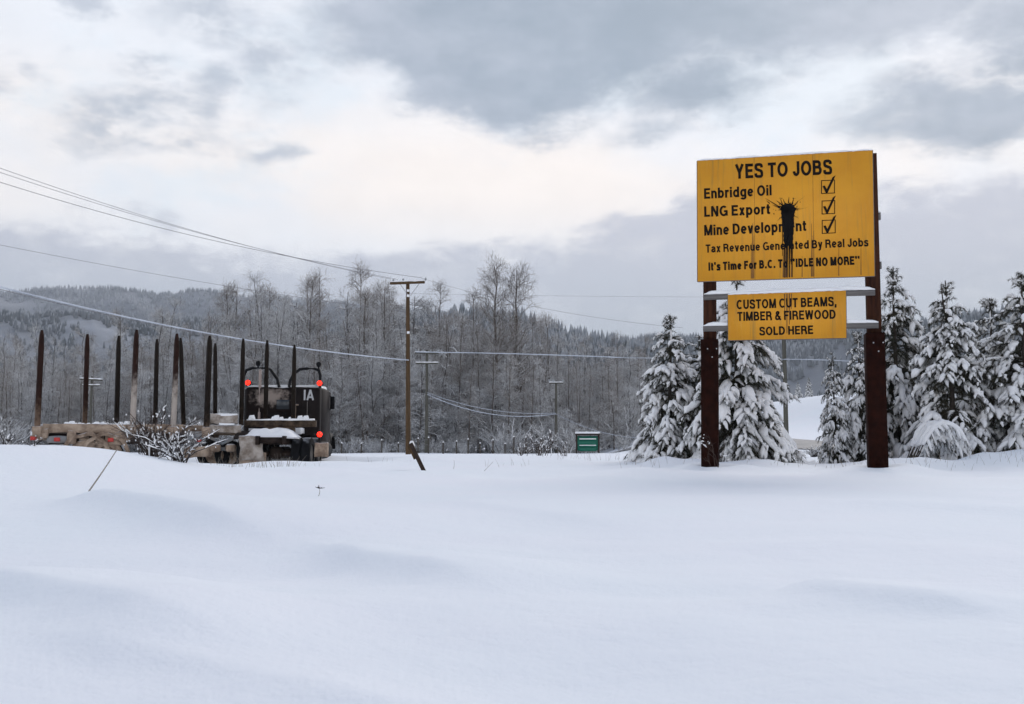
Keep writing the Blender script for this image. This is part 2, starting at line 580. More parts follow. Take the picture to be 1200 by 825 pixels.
# ------------------------------------------------------------------ hills
def hill(ridge, D, depth, seed, treeh, ntree, rough=0.03, snowfac=0.5, wood='far_conifer'):
    """ridge: [(px, py)] of the skyline; a rounded hill with its crest at distance D"""
    rp = np.array(ridge, float)
    az_ = np.arctan((rp[:, 0] - 600) / FPX)
    hz = (519 - rp[:, 1]) / FPX * D + CAMZ - treeh * 0.8
    A = np.linspace(az_[0], az_[-1], 260)
    hh = np.interp(A, az_, hz)
    hh = hh * (1 + rough * (vnoise(A * 60, A * 0 + 1, seed) + 0.5 * vnoise(A * 160, A * 0, seed + 1)))
    hh *= sstep(0, 0.06, (A - A[0])) * sstep(0, 0.06, (A[-1] - A))
    T = np.linspace(0, 1, 40)
    rr = D - depth + T * 2 * depth
    prof = np.sin(np.pi * np.clip(T, 0, 1) / 1.0) ** 1.3
    aa, r2 = np.meshgrid(A, rr)
    z = prof[:, None] * hh[None] * (1 + 0.5 * vnoise(aa * 25 + r2 / depth * 2, r2 / depth * 5, seed + 3) * (1 - prof[:, None] ** 2)) - 1.0
    x = r2 * np.sin(aa); y = r2 * np.cos(aa)
    V = np.stack([x, y, z], -1).reshape(-1, 3)
    n = len(A)
    i = np.arange(39)[:, None] * n; j = np.arange(n - 1)[None]
    Q = np.stack([i + j, i + j + 1, i + n + j + 1, i + n + j], -1).reshape(-1, 4)
    g = np.random.default_rng(seed)
    m = material('snowy hillside', (0.19, 0.20, 0.22), 0.9, 0.3, 0.008, col2=(0.46 * snowfac + 0.1, 0.48 * snowfac + 0.1, 0.52 * snowfac + 0.1))
    tag(obj('hills', MB().raw(V, [Q[:, ::-1] if False else Q]), m, smooth=True), kind='structure')
    # the wood on it
    ta = g.uniform(A[0] + 0.01, A[-1] - 0.01, ntree)
    tt = g.uniform(0.03, 0.56, ntree)
    hn = np.interp(ta, A, hh)
    r_ = D - depth + tt * 2 * depth
    pf = np.sin(np.pi * tt) ** 1.3
    tz = pf * hn * (1 + 0.5 * vnoise(ta * 25 + r_ / depth * 2, r_ / depth * 5, seed + 3) * (1 - pf ** 2)) - 1.5
    keep = vnoise(ta * 30, tt * 7, seed + 9) + 0.5 * vnoise(ta * 90, tt * 20, seed + 10) > -0.33
    ta, r_, tz = ta[keep], r_[keep], tz[keep]
    N = len(ta)
    hgt = treeh * g.uniform(0.5, 1.15, N)
    w = hgt * g.uniform(0.13, 0.24, N)
    cx, cy = r_ * np.sin(ta), r_ * np.cos(ta)
    k = 6
    ang = np.arange(k) / k * 2 * np.pi
    jit = g.uniform(0.6, 1.3, (N, 2, k))
    ring1 = np.stack([cx[:, None] + w[:, None] * np.cos(ang) * jit[:, 0], cy[:, None] + w[:, None] * np.sin(ang) * jit[:, 0], tz[:, None] + hgt[:, None] * g.uniform(.02, .2, (N, k))], -1)
    ring2 = np.stack([cx[:, None] + .5 * w[:, None] * np.cos(ang) * jit[:, 1], cy[:, None] + .5 * w[:, None] * np.sin(ang) * jit[:, 1], tz[:, None] + hgt[:, None] * g.uniform(.45, .65, (N, k))], -1)
    top = np.stack([cx, cy, tz + hgt], -1)[:, None]
    V = np.concatenate([ring1, ring2, top], 1)
    base = np.arange(N)[:, None] * (2 * k + 1)
    i = np.arange(k)[None]; i2 = (i + 1) % k
    Q = np.stack([base + i, base + i2, base + k + i2, base + k + i], -1).reshape(-1, 4)
    Tt = np.stack([base + k + i, base + k + i2, base + 2 * k + 0 * i], -1).reshape(-1, 3)
    o = obj('distant_forest', MB().raw(V.reshape(-1, 3), [Q, Tt]), M[wood])
    return tag(o, kind='stuff')


h1 = hill([(-260, 379), (-120, 369), (0, 360), (60, 352), (130, 349), (180, 353), (235, 348), (300, 353), (360, 354), (430, 360), (500, 363), (560, 368), (640, 384), (760, 420)], 1800, 600, 11, 9, 15000, 0.015, 0.5, 'hazed_frosted_wood')
tag(h1, 'snow dusted wood on the far left ridge, haze painted into its pale colour', 'forest')
h2 = hill([(-220, 392), (-80, 388), (0, 384), (80, 376), (160, 384), (240, 376), (320, 372), (420, 378), (520, 372), (600, 384), (700, 420)], 1150, 420, 21, 11, 7500, 0.04, 0.75)
tag(h2, 'blue grey wood on the lower hill at left, with snowy clearings', 'forest')
h3 = hill([(300, 404), (400, 384), (480, 368), (560, 362), (610, 366), (650, 378), (695, 391), (750, 402), (840, 420), (930, 440)], 620, 200, 31, 13, 4200, 0.04, 0.6)
tag(h3, 'dark wood on the shoulder behind the tall bare trees', 'forest')
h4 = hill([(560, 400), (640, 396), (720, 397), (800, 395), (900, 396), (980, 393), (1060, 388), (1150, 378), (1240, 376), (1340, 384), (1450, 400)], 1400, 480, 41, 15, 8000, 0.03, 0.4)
tag(h4, 'blue grey wood on the far ridge behind the sign posts', 'forest')


# ------------------------------------------------------------------ bare trees
def unit(v):
    return v / (np.linalg.norm(v, axis=-1, keepdims=True) + 1e-9)


def spawn(g, par, parR, n, tlo, thi, length, spread, up, K, droop, r_scale, wander=0.12):
    """n children on every parent path"""
    N, KP, _ = par.shape
    t = g.uniform(tlo, thi, (N, n)) * (KP - 1)
    k = np.clip(t.astype(int), 0, KP - 2)
    f = (t - k)[..., None]
    ii = np.arange(N)[:, None]
    p = par[ii, k] * (1 - f) + par[ii, k + 1] * f
    d = unit(par[ii, k + 1] - par[ii, k])
    pr = parR[ii, k] * (1 - f[..., 0]) + parR[ii, k + 1] * f[..., 0]
    rv = unit(g.normal(size=(N, n, 3)))
    side = unit(rv - (rv * d).sum(-1, keepdims=True) * d)
    dirn = unit(d * (1 - spread) + side * spread + np.array([0, 0, up]))
    L = length(t / (KP - 1), N, n) * g.uniform(0.6, 1.2, (N, n))
    s = np.linspace(0, 1, K)
    P = p[:, :, None] + dirn[:, :, None] * (L[..., None] * s)[..., None]
    dr = np.asarray(droop, float) * g.uniform(0.3, 1.2, (N, n))
    P[..., 2] -= (dr * L)[..., None] * s ** 2
    P[:, :, 1:] += g.normal(size=(N, n, K - 1, 3)) * (L[..., None, None] * wander / K)
    r0 = pr * r_scale
    Rr = r0[..., None] * (1 - 0.75 * s)
    return P.reshape(N * n, K, 3), Rr.reshape(N * n, K)


def bare_tree(seed, Hh, form):
    g = np.random.default_rng(seed)
    K = 12
    s = np.linspace(0, 1, K)
    stems = {'aspen': 1, 'birch': 1, 'cottonwood': 1, 'clump': 4}[form]
    P = np.zeros((stems, K, 3))
    for q in range(stems):
        lean = g.normal(size=2) * (0.02 if stems == 1 else 0.13) * Hh
        hq = Hh * (1 if q == 0 else g.uniform(0.55, 0.9))
        wob_ = np.cumsum(g.normal(size=(K, 2)) * 0.008 * Hh, 0)
        P[q, :, 0] = lean[0] * s ** 1.2 + wob_[:, 0] * s + (0 if q == 0 else g.normal() * .12)
        P[q, :, 1] = lean[1] * s ** 1.2 + wob_[:, 1] * s
        P[q, :, 2] = hq * s - 0.2
    r0 = {'aspen': .0085, 'birch': .0085, 'cottonwood': .0125, 'clump': .006}[form] * Hh
    Rr = np.tile(r0 * (1 - 0.9 * s), (stems, 1)) + 0.008
    prm = {'aspen': dict(n=56, lo=.16, up=.75, dr=.1, L=.20), 'birch': dict(n=60, lo=.10, up=.5, dr=.55, L=.26),
           'cottonwood': dict(n=70, lo=.25, up=.85, dr=.02, L=.235), 'clump': dict(n=24, lo=.08, up=.45, dr=.7, L=.27)}[form]
    B1, R1 = spawn(g, P, Rr, prm['n'], prm['lo'], 0.985,
                   lambda t, N, n: Hh * prm['L'] * (1.15 - t) ** 0.75 * np.where(t < .3, .65 + t, 1), 0.8, prm['up'] * 0.6, 6, prm['dr'], 0.42)
    R1 = np.clip(R1 * {'aspen': 1.0, 'birch': 1.5, 'cottonwood': 1.0, 'clump': 1.8}[form], 0.014 if form in ('aspen', 'cottonwood') else 0.026, 0.06)
    B2, R2 = spawn(g, B1, R1, 7, .15, 1.0, lambda t, N, n: Hh * prm['L'] * 0.42 * (1.1 - t * .6), 0.6, 0.22, 4, prm['dr'], 0.6)
    R2 = np.clip(R2, 0.0065, 0.018)
    B3, R3 = spawn(g, B2, R2, 4, .1, 1.0, lambda t, N, n: Hh * prm['L'] * 0.17 + 0 * t, 0.6, 0.12, 3, prm['dr'] * .6, 0.8)
    R3 = np.clip(R3, 0.0045 if form in ('aspen', 'cottonwood') else 0.006, 0.009)
    trunk = MB()
    trunk.raw(*[(lambda a, b: (a, [b]))(*tubes(P, Rr, 7))][0])
    crown = MB()
    for b_, r_, n_ in ((B1, R1, 4), (B2, R2, 3), (B3, R3, 3)):
        vv, qq = tubes(b_, r_, n_)
        crown.raw(vv, [qq])
    return trunk.mesh('trunk', True), crown.mesh('crown', True)


FOREST_GROUP = 'bare snow frosted trees of the wood behind the field'
KINDS = [('aspen', 'slim bare aspen with upright frosted twigs in the snowy wood', 'aspen_tree'),
         ('birch', 'bare birch with arching snow lined boughs in the snowy wood', 'birch_tree'),
         ('clump', 'many stemmed bare tree with drooping white boughs in the snowy wood', 'willow_tree')]
protos = []
for kf, (form, lab, nm) in enumerate(KINDS):
    for q in range(4):
        tm, cm = bare_tree(100 + kf * 10 + q, 10.0, form)
        br = q % 2
        tm.materials.append(M['bark_brown' if br else 'bark'])
        cm.materials.append(M['twig_brown' if br else 'twig'])
        protos.append((kf, tm, cm))


def plant(nm, lab, group, tm, cm, x, y, hgt, rz, w=1.0, cat='tree'):
    t = thing(nm, lab, cat, (x, y, Hs(x, y) - 0.05), rz, group)
    s = hgt / 10.0
    t.scale = (s * w, s * w, s)
    link('trunk', tm, parent=t)
    link('crown', cm, parent=t)
    return t


PROFILE = np.array([(-40, 396), (0, 392), (60, 380), (120, 376), (180, 372), (240, 360), (290, 340), (345, 328), (400, 340), (440, 332), (500, 326), (545, 340), (575, 348), (620, 372), (660, 396), (700, 404), (740, 414), (800, 430)], float)
rows = [(76, 15.0, 0.66), (81, 13.0, 0.8), (87, 13.0, 0.95), (93, 13.0, 1.0), (100, 13, 1.0)]
for (Y0, sp, frac) in rows:
    px = -60 + random.random() * 20
    while px < 765:
        Y = Y0 + random.uniform(-2.2, 2.2)
        top = np.interp(px, PROFILE[:, 0], PROFILE[:, 1])
        hfull = CAMZ + (519 - top) / FPX * Y
        spiky = random.random() < 0.22
        hgt = hfull * frac * (random.uniform(1.0, 1.16) if spiky else random.uniform(0.62, 1.0))
        if spiky or (px < 340 and random.random() < .5):
            cand = protos[0:4]
        else:
            cand = protos[4:8] if random.random() < .6 else (protos[8:12] if frac < .9 else protos[0:4])
        kf, tm, cm = random.choice(cand)
        x = ux(px, Y)
        plant(KINDS[kf][2], KINDS[kf][1], FOREST_GROUP, tm, cm, x, Y, max(hgt, 4.0), random.uniform(0, 6.28), random.uniform(0.75, 1.05) if spiky else random.uniform(.9, 1.3))
        px += sp * random.uniform(0.7, 1.3) * 1.0

# the two tall cottonwoods that stand clear of the wood
for i, (px, top, w, sd, lab) in enumerate(((583, 309, .95, 5, 'tall bare cottonwood standing above the wood, left one of the tall pair'),
                                            (605, 311, 1.0, 6, 'tall bare cottonwood standing above the wood, right one of the tall pair'))):
    tm, cm = bare_tree(300 + sd, 10.0, 'cottonwood')
    tm.materials.append(M['bark_brown']); cm.materials.append(M['twig_brown'])
    Y = 84 + i
    plant('cottonwood_tree', lab, None, tm, cm, ux(px, Y), Y, CAMZ + (519 - top) / FPX * Y + .3, sd, w * 1.05)

# frosted undergrowth along the foot of the wood
def bush_arrays(seed, n=26, h=1.0, tw=6, spread=0.55, r0=0.012):
    g = np.random.default_rng(seed)
    K = 6
    s = np.linspace(0, 1, K)
    P = np.zeros((n, K, 3))
    a = g.uniform(0, 2 * np.pi, n)
    lean = g.uniform(0.1, 1.0, n) * spread
    hh = h * g.uniform(0.5, 1.0, n)
    b = g.normal(size=(n, 2)) * 0.10 * h
    P[:, :, 0] = b[:, :1] + np.cos(a)[:, None] * lean[:, None] * s ** 1.2 * h
    P[:, :, 1] = b[:, 1:] + np.sin(a)[:, None] * lean[:, None] * s ** 1.2 * h
    P[:, :, 2] = hh[:, None] * s ** 0.9 * (1 - 0.25 * lean[:, None] * s) - 0.06
    P[:, 1:] += g.normal(size=(n, K - 1, 3)) * 0.02 * h
    Rr = r0 * (1 - .6 * s)[None] * g.uniform(.7, 1.3, (n, 1))
    B2, R2 = spawn(g, P, Rr, tw, .25, 1.0, lambda t, N, m: h * .3 * (1.15 - t * .6), .55, .2, 4, .15, .7)
    B3, R3 = spawn(g, B2, R2, 3, .2, 1.0, lambda t, N, m: h * .12 + 0 * t, .6, .1, 3, .1, .8)
    return (P, Rr), (B2, R2), (B3, R3)


def bush_mb(arrs, sides=(5, 4, 3)):
    mb = MB()
    for (p, r_), n_ in zip(arrs, sides):
        v_, q_ = tubes(p, r_, n_)
        mb.raw(v_, [q_])
    return mb


ug = MB()
gu = np.random.default_rng(77)
arrs = [bush_mb(bush_arrays(500 + q, 16, 1.0, 6, .8, .016), (3, 3, 3)) for q in range(5)]
for _ in range(240):
    px = gu.uniform(-60, 760)
    Y = gu.uniform(70, 80)
    x = ux(px, Y)
    sc = gu.uniform(0.6, 1.6) * (1 + 1.9 * max(0, float(vnoise(px / 45, Y / 6, 5)) + .15) * 2)
    if float(vnoise(px / 30, Y / 9, 9)) < -.22: continue
    a = gu.uniform(0, 6.28)
    src = arrs[gu.integers(5)]
    V = np.concatenate(src.V)
    c_, s_ = math.cos(a), math.sin(a)
    V2 = np.stack([V[:, 0] * c_ - V[:, 1] * s_, V[:, 0] * s_ + V[:, 1] * c_, V[:, 2]], -1) * sc + np.array([x, Y, Hs(x, Y)])
    ug.raw(V2, [np.concatenate([f for f in src.F])])
tag(obj('undergrowth', ug, M['twig'], smooth=True), 'tangle of frosted brush along the foot of the bare wood', 'undergrowth', kind='stuff')


# ------------------------------------------------------------------ snow laden conifers
def conifer(seed, Hh, Rb, dens=1.0, snowy=1.0, leader2=False, bare_top=0.05):
    g = np.random.default_rng(seed)
    K = 9
    s = np.linspace(0, 1, K)
    trunk_p = np.zeros((1, K, 3))
    w = np.cumsum(g.normal(size=(K, 2)) * 0.012, 0) * Hh / 4
    trunk_p[0, :, 0] = w[:, 0] * s; trunk_p[0, :, 1] = w[:, 1] * s; trunk_p[0, :, 2] = Hh * s - 0.1
    trunk_r = (0.016 * Hh * (1 - .93 * s) + 0.006)[None]
    nb = int(36 * Hh * dens)
    zt = np.sort(0.02 + 0.96 * g.uniform(0, 1, nb) ** 1.15)
    zt = np.round(zt * Hh / 0.2) * 0.2 / Hh + g.normal(size=nb) * 0.008
    zt = np.clip(zt, 0.02, 0.985)
    az_ = g.uniform(0, 2 * np.pi, nb)
    L = 1.12 * Rb * np.where(zt > .9, 1.02 - zt, (1.02 - zt) ** 0.70 * 1.0) ** 1.0 * np.where(zt > .9, 1.88, 1.0) * g.uniform(0.62, 1.12, nb) * (0.86 + .28 * (vnoise(az_ * 1.3, zt * 7, seed) + .5)) + 0.05
    e0 = np.where(zt > .9, R(55), R(20) - R(30) * (1 - zt)) + g.normal(size=nb) * .15
    dro = np.where(zt > .9, .05, .45 + .35 * (1 - zt)) * g.uniform(.5, 1.3, nb)
    KB = 8
    sb = np.linspace(0, 1, KB)
    ii = zt * (K - 1); k0 = np.clip(ii.astype(int), 0, K - 2); f = (ii - k0)[:, None]
    o = trunk_p[0, k0] * (1 - f) + trunk_p[0, k0 + 1] * f
    hd = np.stack([np.cos(az_), np.sin(az_)], -1)
    B = np.zeros((nb, KB, 3))
    hl = L[:, None] * (sb - 0.12 * dro[:, None] * sb ** 2)
    B[:, :, :2] = o[:, None, :2] + hd[:, None] * (hl * np.cos(e0)[:, None])[..., None]
    B[:, :, 2] = o[:, None, 2] + L[:, None] * (np.sin(e0)[:, None] * sb - dro[:, None] * sb ** 2)
    B[:, 1:] += g.normal(size=(nb, KB - 1, 3)) * 0.012
    zmin = 0.05
    B[:, :, 2] = np.maximum(B[:, :, 2], zmin + .03 * g.uniform(0, 1, (nb, 1)))
    BR = 0.012 * (1 - .7 * sb)[None] * np.clip(L, .2, 1.2)[:, None] + 0.003
    # side sprays
    P2, pr2 = [], []
    bf = np.clip(g.normal(.95, .33, nb), .1, 1.25) * np.clip(.55 + zt * 2.2, .5, 1.0)
    for q in range(nb):
        n2 = max(2, int(L[q] / 0.085))
        tq = np.linspace(0.22, 0.97, n2) + g.normal(size=n2) * .02
        tq = np.clip(tq, .1, .99)
        ix = tq * (KB - 1); kk = np.clip(ix.astype(int), 0, KB - 2); ff = (ix - kk)[:, None]
        p = B[q, kk] * (1 - ff) + B[q, kk + 1] * ff
        d = unit(B[q, kk + 1] - B[q, kk])
        side = np.where(np.arange(n2) % 2 == 0, 1, -1)[:, None]
        n_ = unit(np.cross(d, np.array([0, 0, 1.0])))
        dirn = unit(d * g.uniform(.55, .95, (n2, 1)) + n_ * side * g.uniform(.5, 1.0, (n2, 1)) + np.array([0, 0, -.05]))
        l2 = (0.36 * L[q] * (1.08 - tq) ** .8 + min(.09, .22 * L[q])) * g.uniform(.65, 1.2, n2)
        s2 = np.linspace(0, 1, 5)
        PP = p[:, None] + dirn[:, None] * (l2[:, None] * s2)[..., None]
        PP[..., 2] -= (l2 * g.uniform(.35, .95, n2))[:, None] * s2 ** 2
        P2.append(PP); pr2.append(bf[q] * (.12 + .85 * tq))
    P2 = np.concatenate(P2); pr2 = np.concatenate(pr2)
    P2[..., 2] = np.maximum(P2[..., 2], 0.03)
    n2 = len(P2)
    R2 = np.tile(0.0045 * (1 - .6 * np.linspace(0, 1, 5)), (n2, 1))
    trunk = MB()
    v_, q_ = tubes(trunk_p, trunk_r, 8); trunk.raw(v_, [q_])
    if leader2:
        tp = trunk_p[:, -3:].copy(); tp[0, :, 0] += np.array([0, -.13, -.16]) * Hh / 4.5; tp[0, :, 2] -= np.array([0, .05, .14]) * Hh / 4.5
        v_, q_ = tubes(tp, np.array([[.03, .02, .012]]), 6); trunk.raw(v_, [q_])
    fol = MB()
    v_, q_ = tubes(B, BR, 4); fol.raw(v_, [q_])
    v_, q_ = tubes(P2, R2, 3); fol.raw(v_, [q_])

    # needles
    def needles(P, per_m, ln):
        seg = np.linalg.norm(np.diff(P, axis=1), axis=2).sum(1)
        cnt = np.maximum(6, (seg * per_m)).astype(int)
        idx = np.repeat(np.arange(len(P)), cnt)
        t = g.uniform(0.05, 1.0, len(idx)) * (P.shape[1] - 1)
        k = np.clip(t.astype(int), 0, P.shape[1] - 2); f_ = (t - k)[:, None]
        p = P[idx, k] * (1 - f_) + P[idx, k + 1] * f_
        d = unit(P[idx, k + 1] - P[idx, k])
        rv = unit(g.normal(size=p.shape) + np.array([0, 0, -.35]))
        sd = unit(rv - (rv * d).sum(1, keepdims=True) * d)
        tip = p + (sd * .8 + d * .75) * (ln * g.uniform(.6, 1.2, len(p)))[:, None]
        wv = unit(np.cross(d, sd)) * 0.0052
        V = np.stack([p - wv, p + wv, tip], 1).reshape(-1, 3)
        return V, np.arange(len(V)).reshape(-1, 3)
    v_, q_ = needles(P2, 230, .08); fol.raw(v_, [q_])
    v_, q_ = needles(B, 150, .085); fol.raw(v_, [q_])
    v_, q_ = needles(trunk_p[:, -3:], 110, .04); fol.raw(v_, [q_])

    # snow lying on the sprays
    snow = MB()

    def load(P, K2, r_lo, r_hi, prob, t0, t1):
        keep = g.uniform(0, 1, len(P)) < prob
        P = P[keep]
        N = len(P)
        a = g.uniform(t0, t0 + .25, N); b = g.uniform(t1 - .15, t1, N)
        tt = a[:, None] + (b - a)[:, None] * np.linspace(0, 1, K2)[None]
        ix = tt * (P.shape[1] - 1); kk = np.clip(ix.astype(int), 0, P.shape[1] - 2); ff = (ix - kk)[..., None]
        rows_ = np.arange(N)[:, None]
        Q = P[rows_, kk] * (1 - ff) + P[rows_, kk + 1] * ff
        ln = np.linalg.norm(Q[:, -1] - Q[:, 0], axis=1)
        prof = np.sin(np.pi * np.clip(np.linspace(0.04, 0.96, K2), 0, 1)) ** .55
        rr = np.minimum(g.uniform(r_lo, r_hi, (N, 1)), .022 + ln[:, None] * .16) * prof * g.uniform(.65, 1.3, (N, K2)) * np.clip(ln / .22, .55, 1.25)[:, None]
        rr[:, 0] *= .35; rr[:, -1] *= .35
        Q = Q + g.normal(size=Q.shape) * .008
        Q[..., 2] += rr * .62
        V, F = tubes(Q, rr, 6)
        snow.raw(V, [F])
        i = np.arange(N)[:, None] * K2 * 6
        snow.raw(np.zeros((0, 3)), [])
        caps0 = i + np.arange(6)[None]
        caps1 = i + (K2 - 1) * 6 + np.arange(5, -1, -1)[None]
        snow.F.append(caps0 + snow.n - N * K2 * 6); snow.F.append(caps1 + snow.n - N * K2 * 6)
    load(P2, 6, .026, .058, pr2 * 1.0 * snowy, .0, 1.02)
    load(P2, 5, .035, .075, pr2 * .4 * snowy, .1, .8)
    load(B, 9, .028, .056, bf * snowy, .35, 1.0)
    load(trunk_p[:, -3:], 7, .02, .026, 1.0, .0, .75)
    load(B, 6, .055, .10, bf * .62 * snowy, .5, .98)
    return trunk.mesh('trunk', True), fol.mesh('foliage'), snow.mesh('snow_load', True)


CON = []
for q, (hh, rb, l2) in enumerate(((4.2, 1.25, False), (4.8, 1.55, False), (5.0, 1.4, True), (4.6, 1.15, False), (4.0, .85, False), (4.8, 1.3, False), (4.6, 1.45, False))):
    a, b, c = conifer(900 + q * 7, hh, rb, leader2=l2)
    a.materials.append(M['conifer_bark']); b.materials.append(M['needle']); c.materials.append(M['snow_cap'])
    CON.append((hh, a, b, c))


def spruce(px, top, Y, kind, rz, lab, wide=1.0, base_px=None, group=None):
    hh, a, b, c = CON[kind]
    x = ux(px, Y)
    z0 = Hs(x, Y) - 0.04
    t = thing('conifer_tree', lab, 'conifer', (x, Y, z0), rz, group)
    want = at(px, top, Y)[2] - z0
    s = want / hh
    t.scale = (s * wide, s * wide, s)
    link('trunk', a, parent=t); link('foliage', b, parent=t); link('snow_load', c, parent=t)
    return t


spruce(784, 366, 26.0, 0, 0.4, 'leftmost snow laden conifer, its thin tip clear of the left rusty post', 1.15)
spruce(862, 318, 24.6, 1, 2.1, 'broad snow laden conifer right behind the left post and the small panel', 1.12)
spruce(976, 410, 27.0, 4, 1.0, 'slender short conifer standing between the small panel and the right post', .85)
spruce(1006, 385, 27.5, 3, 3.0, 'snowy conifer half hidden behind the right post', .95)
spruce(1050, 309, 28.5, 5, 4.2, 'tall snowy conifer just right of the right post', 1.0)
spruce(1078, 372, 30.0, 4, 5.2, 'grey frosted young conifer in the gap behind two taller conifers', 1.2)
spruce(1113, 324, 25.6, 2, 0.6, 'big snow laden conifer with a double tip right of the sign', 1.12)
spruce(1163, 345, 28.0, 3, 2.4, 'narrow pale conifer just left of the conifer cut by the right border', 1.25)
spruce(1202, 316, 25.4, 6, 5.6, 'tall conifer cut by the right border of the photo', 1.2)
spruce(1262, 330, 26.4, 0, 3.3, 'conifer just off the right border with a bough reaching in', 1.35)
spruce(1140, 392, 34.0, 0, 1.6, 'darker conifer deep in the gap between the double tipped and the narrow one', 1.3)
spruce(1088, 420, 33.0, 0, 4.4, 'low bushy conifer in the dark behind the double tipped conifer', 1.5)
spruce(1030, 400, 33.0, 3, 0.9, 'back row conifer seen in slivers beside the right post', 1.2)
spruce(822, 390, 27.0, 4, 0.2, 'shorter conifer wedged between the two left conifers', 2.1)


# small far conifers up by the road cut
for i, (px, top, Y, k, lab) in enumerate(((934, 447, 104, 0, 'small dark far conifer beyond the road bank, nearest the slim pole'),
                                          (947, 442, 108, 3, 'small dark far conifer beyond the road bank, taller of the two'))):
    o = spruce(px, top, Y, k, i * 2.0, lab, 1.0)


# ------------------------------------------------------------------ bowed sapling under its snow
def bowed():
    x0, Y = ux(1062, 24.2), 24.2
    t = thing('bowed_sapling', 'young tree bowed into a white arch under its snow, below the double tipped conifer', 'sapling', (x0, Y, Hs(x0, Y) - .03))
    g = np.random.default_rng(4)
    stem, snow, ndl = MB(), MB(), MB()
    for k in range(9):
        a = R(-12) + R(7) * k * g.uniform(.6, 1.3)
        reach = g.uniform(.9, 1.55); hh = g.uniform(.55, .95)
        s = np.linspace(0, 1, 14)
        P = np.stack([reach * s * math.cos(a * .6), -.28 + k * .07 + .0 * s - .2 * s, hh * 1.9 * s * (1.15 - s) * 2 * .82], -1)
        stem.tube(P, .014 * (1 - .6 * s), 5)
        rr = .075 * np.sin(np.pi * np.clip(s * .96 + .02, 0, 1)) ** .4 * g.uniform(.6, 1.2, 14)
        Pq = P.copy(); Pq[:, 2] += rr * .6
        snow.tube(Pq[2:], rr[2:], 7)
        for j in range(3, 14):
            for sd in (-1, 1):
                l = g.uniform(.12, .32)
                q = np.stack([P[j] + np.array([.05 * u_, sd * .12 * u_, -l * u_ ** 1.3]) for u_ in np.linspace(0, 1, 4)])
                stem.tube(q, .006, 3)
                if g.uniform() < .6:
                    r4 = g.uniform(.025, .05) * np.array([.5, 1, .9, .4])
                    q2 = q.copy(); q2[:, 2] += .02; q2[:, 1] -= .015
                    snow.tube(q2, r4, 6)
                for _ in range(9):
                    p = q[g.integers(4)]
                    d = g.normal(size=3) * .05; d[2] -= .04
                    w_ = unit(np.cross(d, g.normal(size=3))) * .005
                    ndl.raw([p - w_, p + w_, p + d], [[(0, 1, 2)]])
    obj('stem', stem, M['conifer_bark'], t, True)
    obj('foliage', ndl, M['needle'], t)
    obj('snow_load', snow, M['snow_cap'], t, True)


bowed()


# ------------------------------------------------------------------ plain grotesque lettering, drawn as strokes
def _arc(cx, cy, rx, ry, a0, a1, n=14):
    a = np.radians(np.linspace(a0, a1, n))
    return [(cx + rx * math.cos(q), cy + ry * math.sin(q)) for q in a]


def _curve(pts, n=7):
    P = np.array(pts, float)
    P = np.vstack([2 * P[0] - P[1], P, 2 * P[-1] - P[-2]])
    out = []
    for i in range(1, len(P) - 2):
        for f in np.linspace(0, 1, n)[:-1]:
            a, b, c, d = P[i - 1:i + 3]
            out.append(tuple(.5 * (2 * b + (c - a) * f + (2 * a - 5 * b + 4 * c - d) * f * f + (3 * b - a - 3 * c + d) * f ** 3)))
    out.append(tuple(P[-2]))
    return out


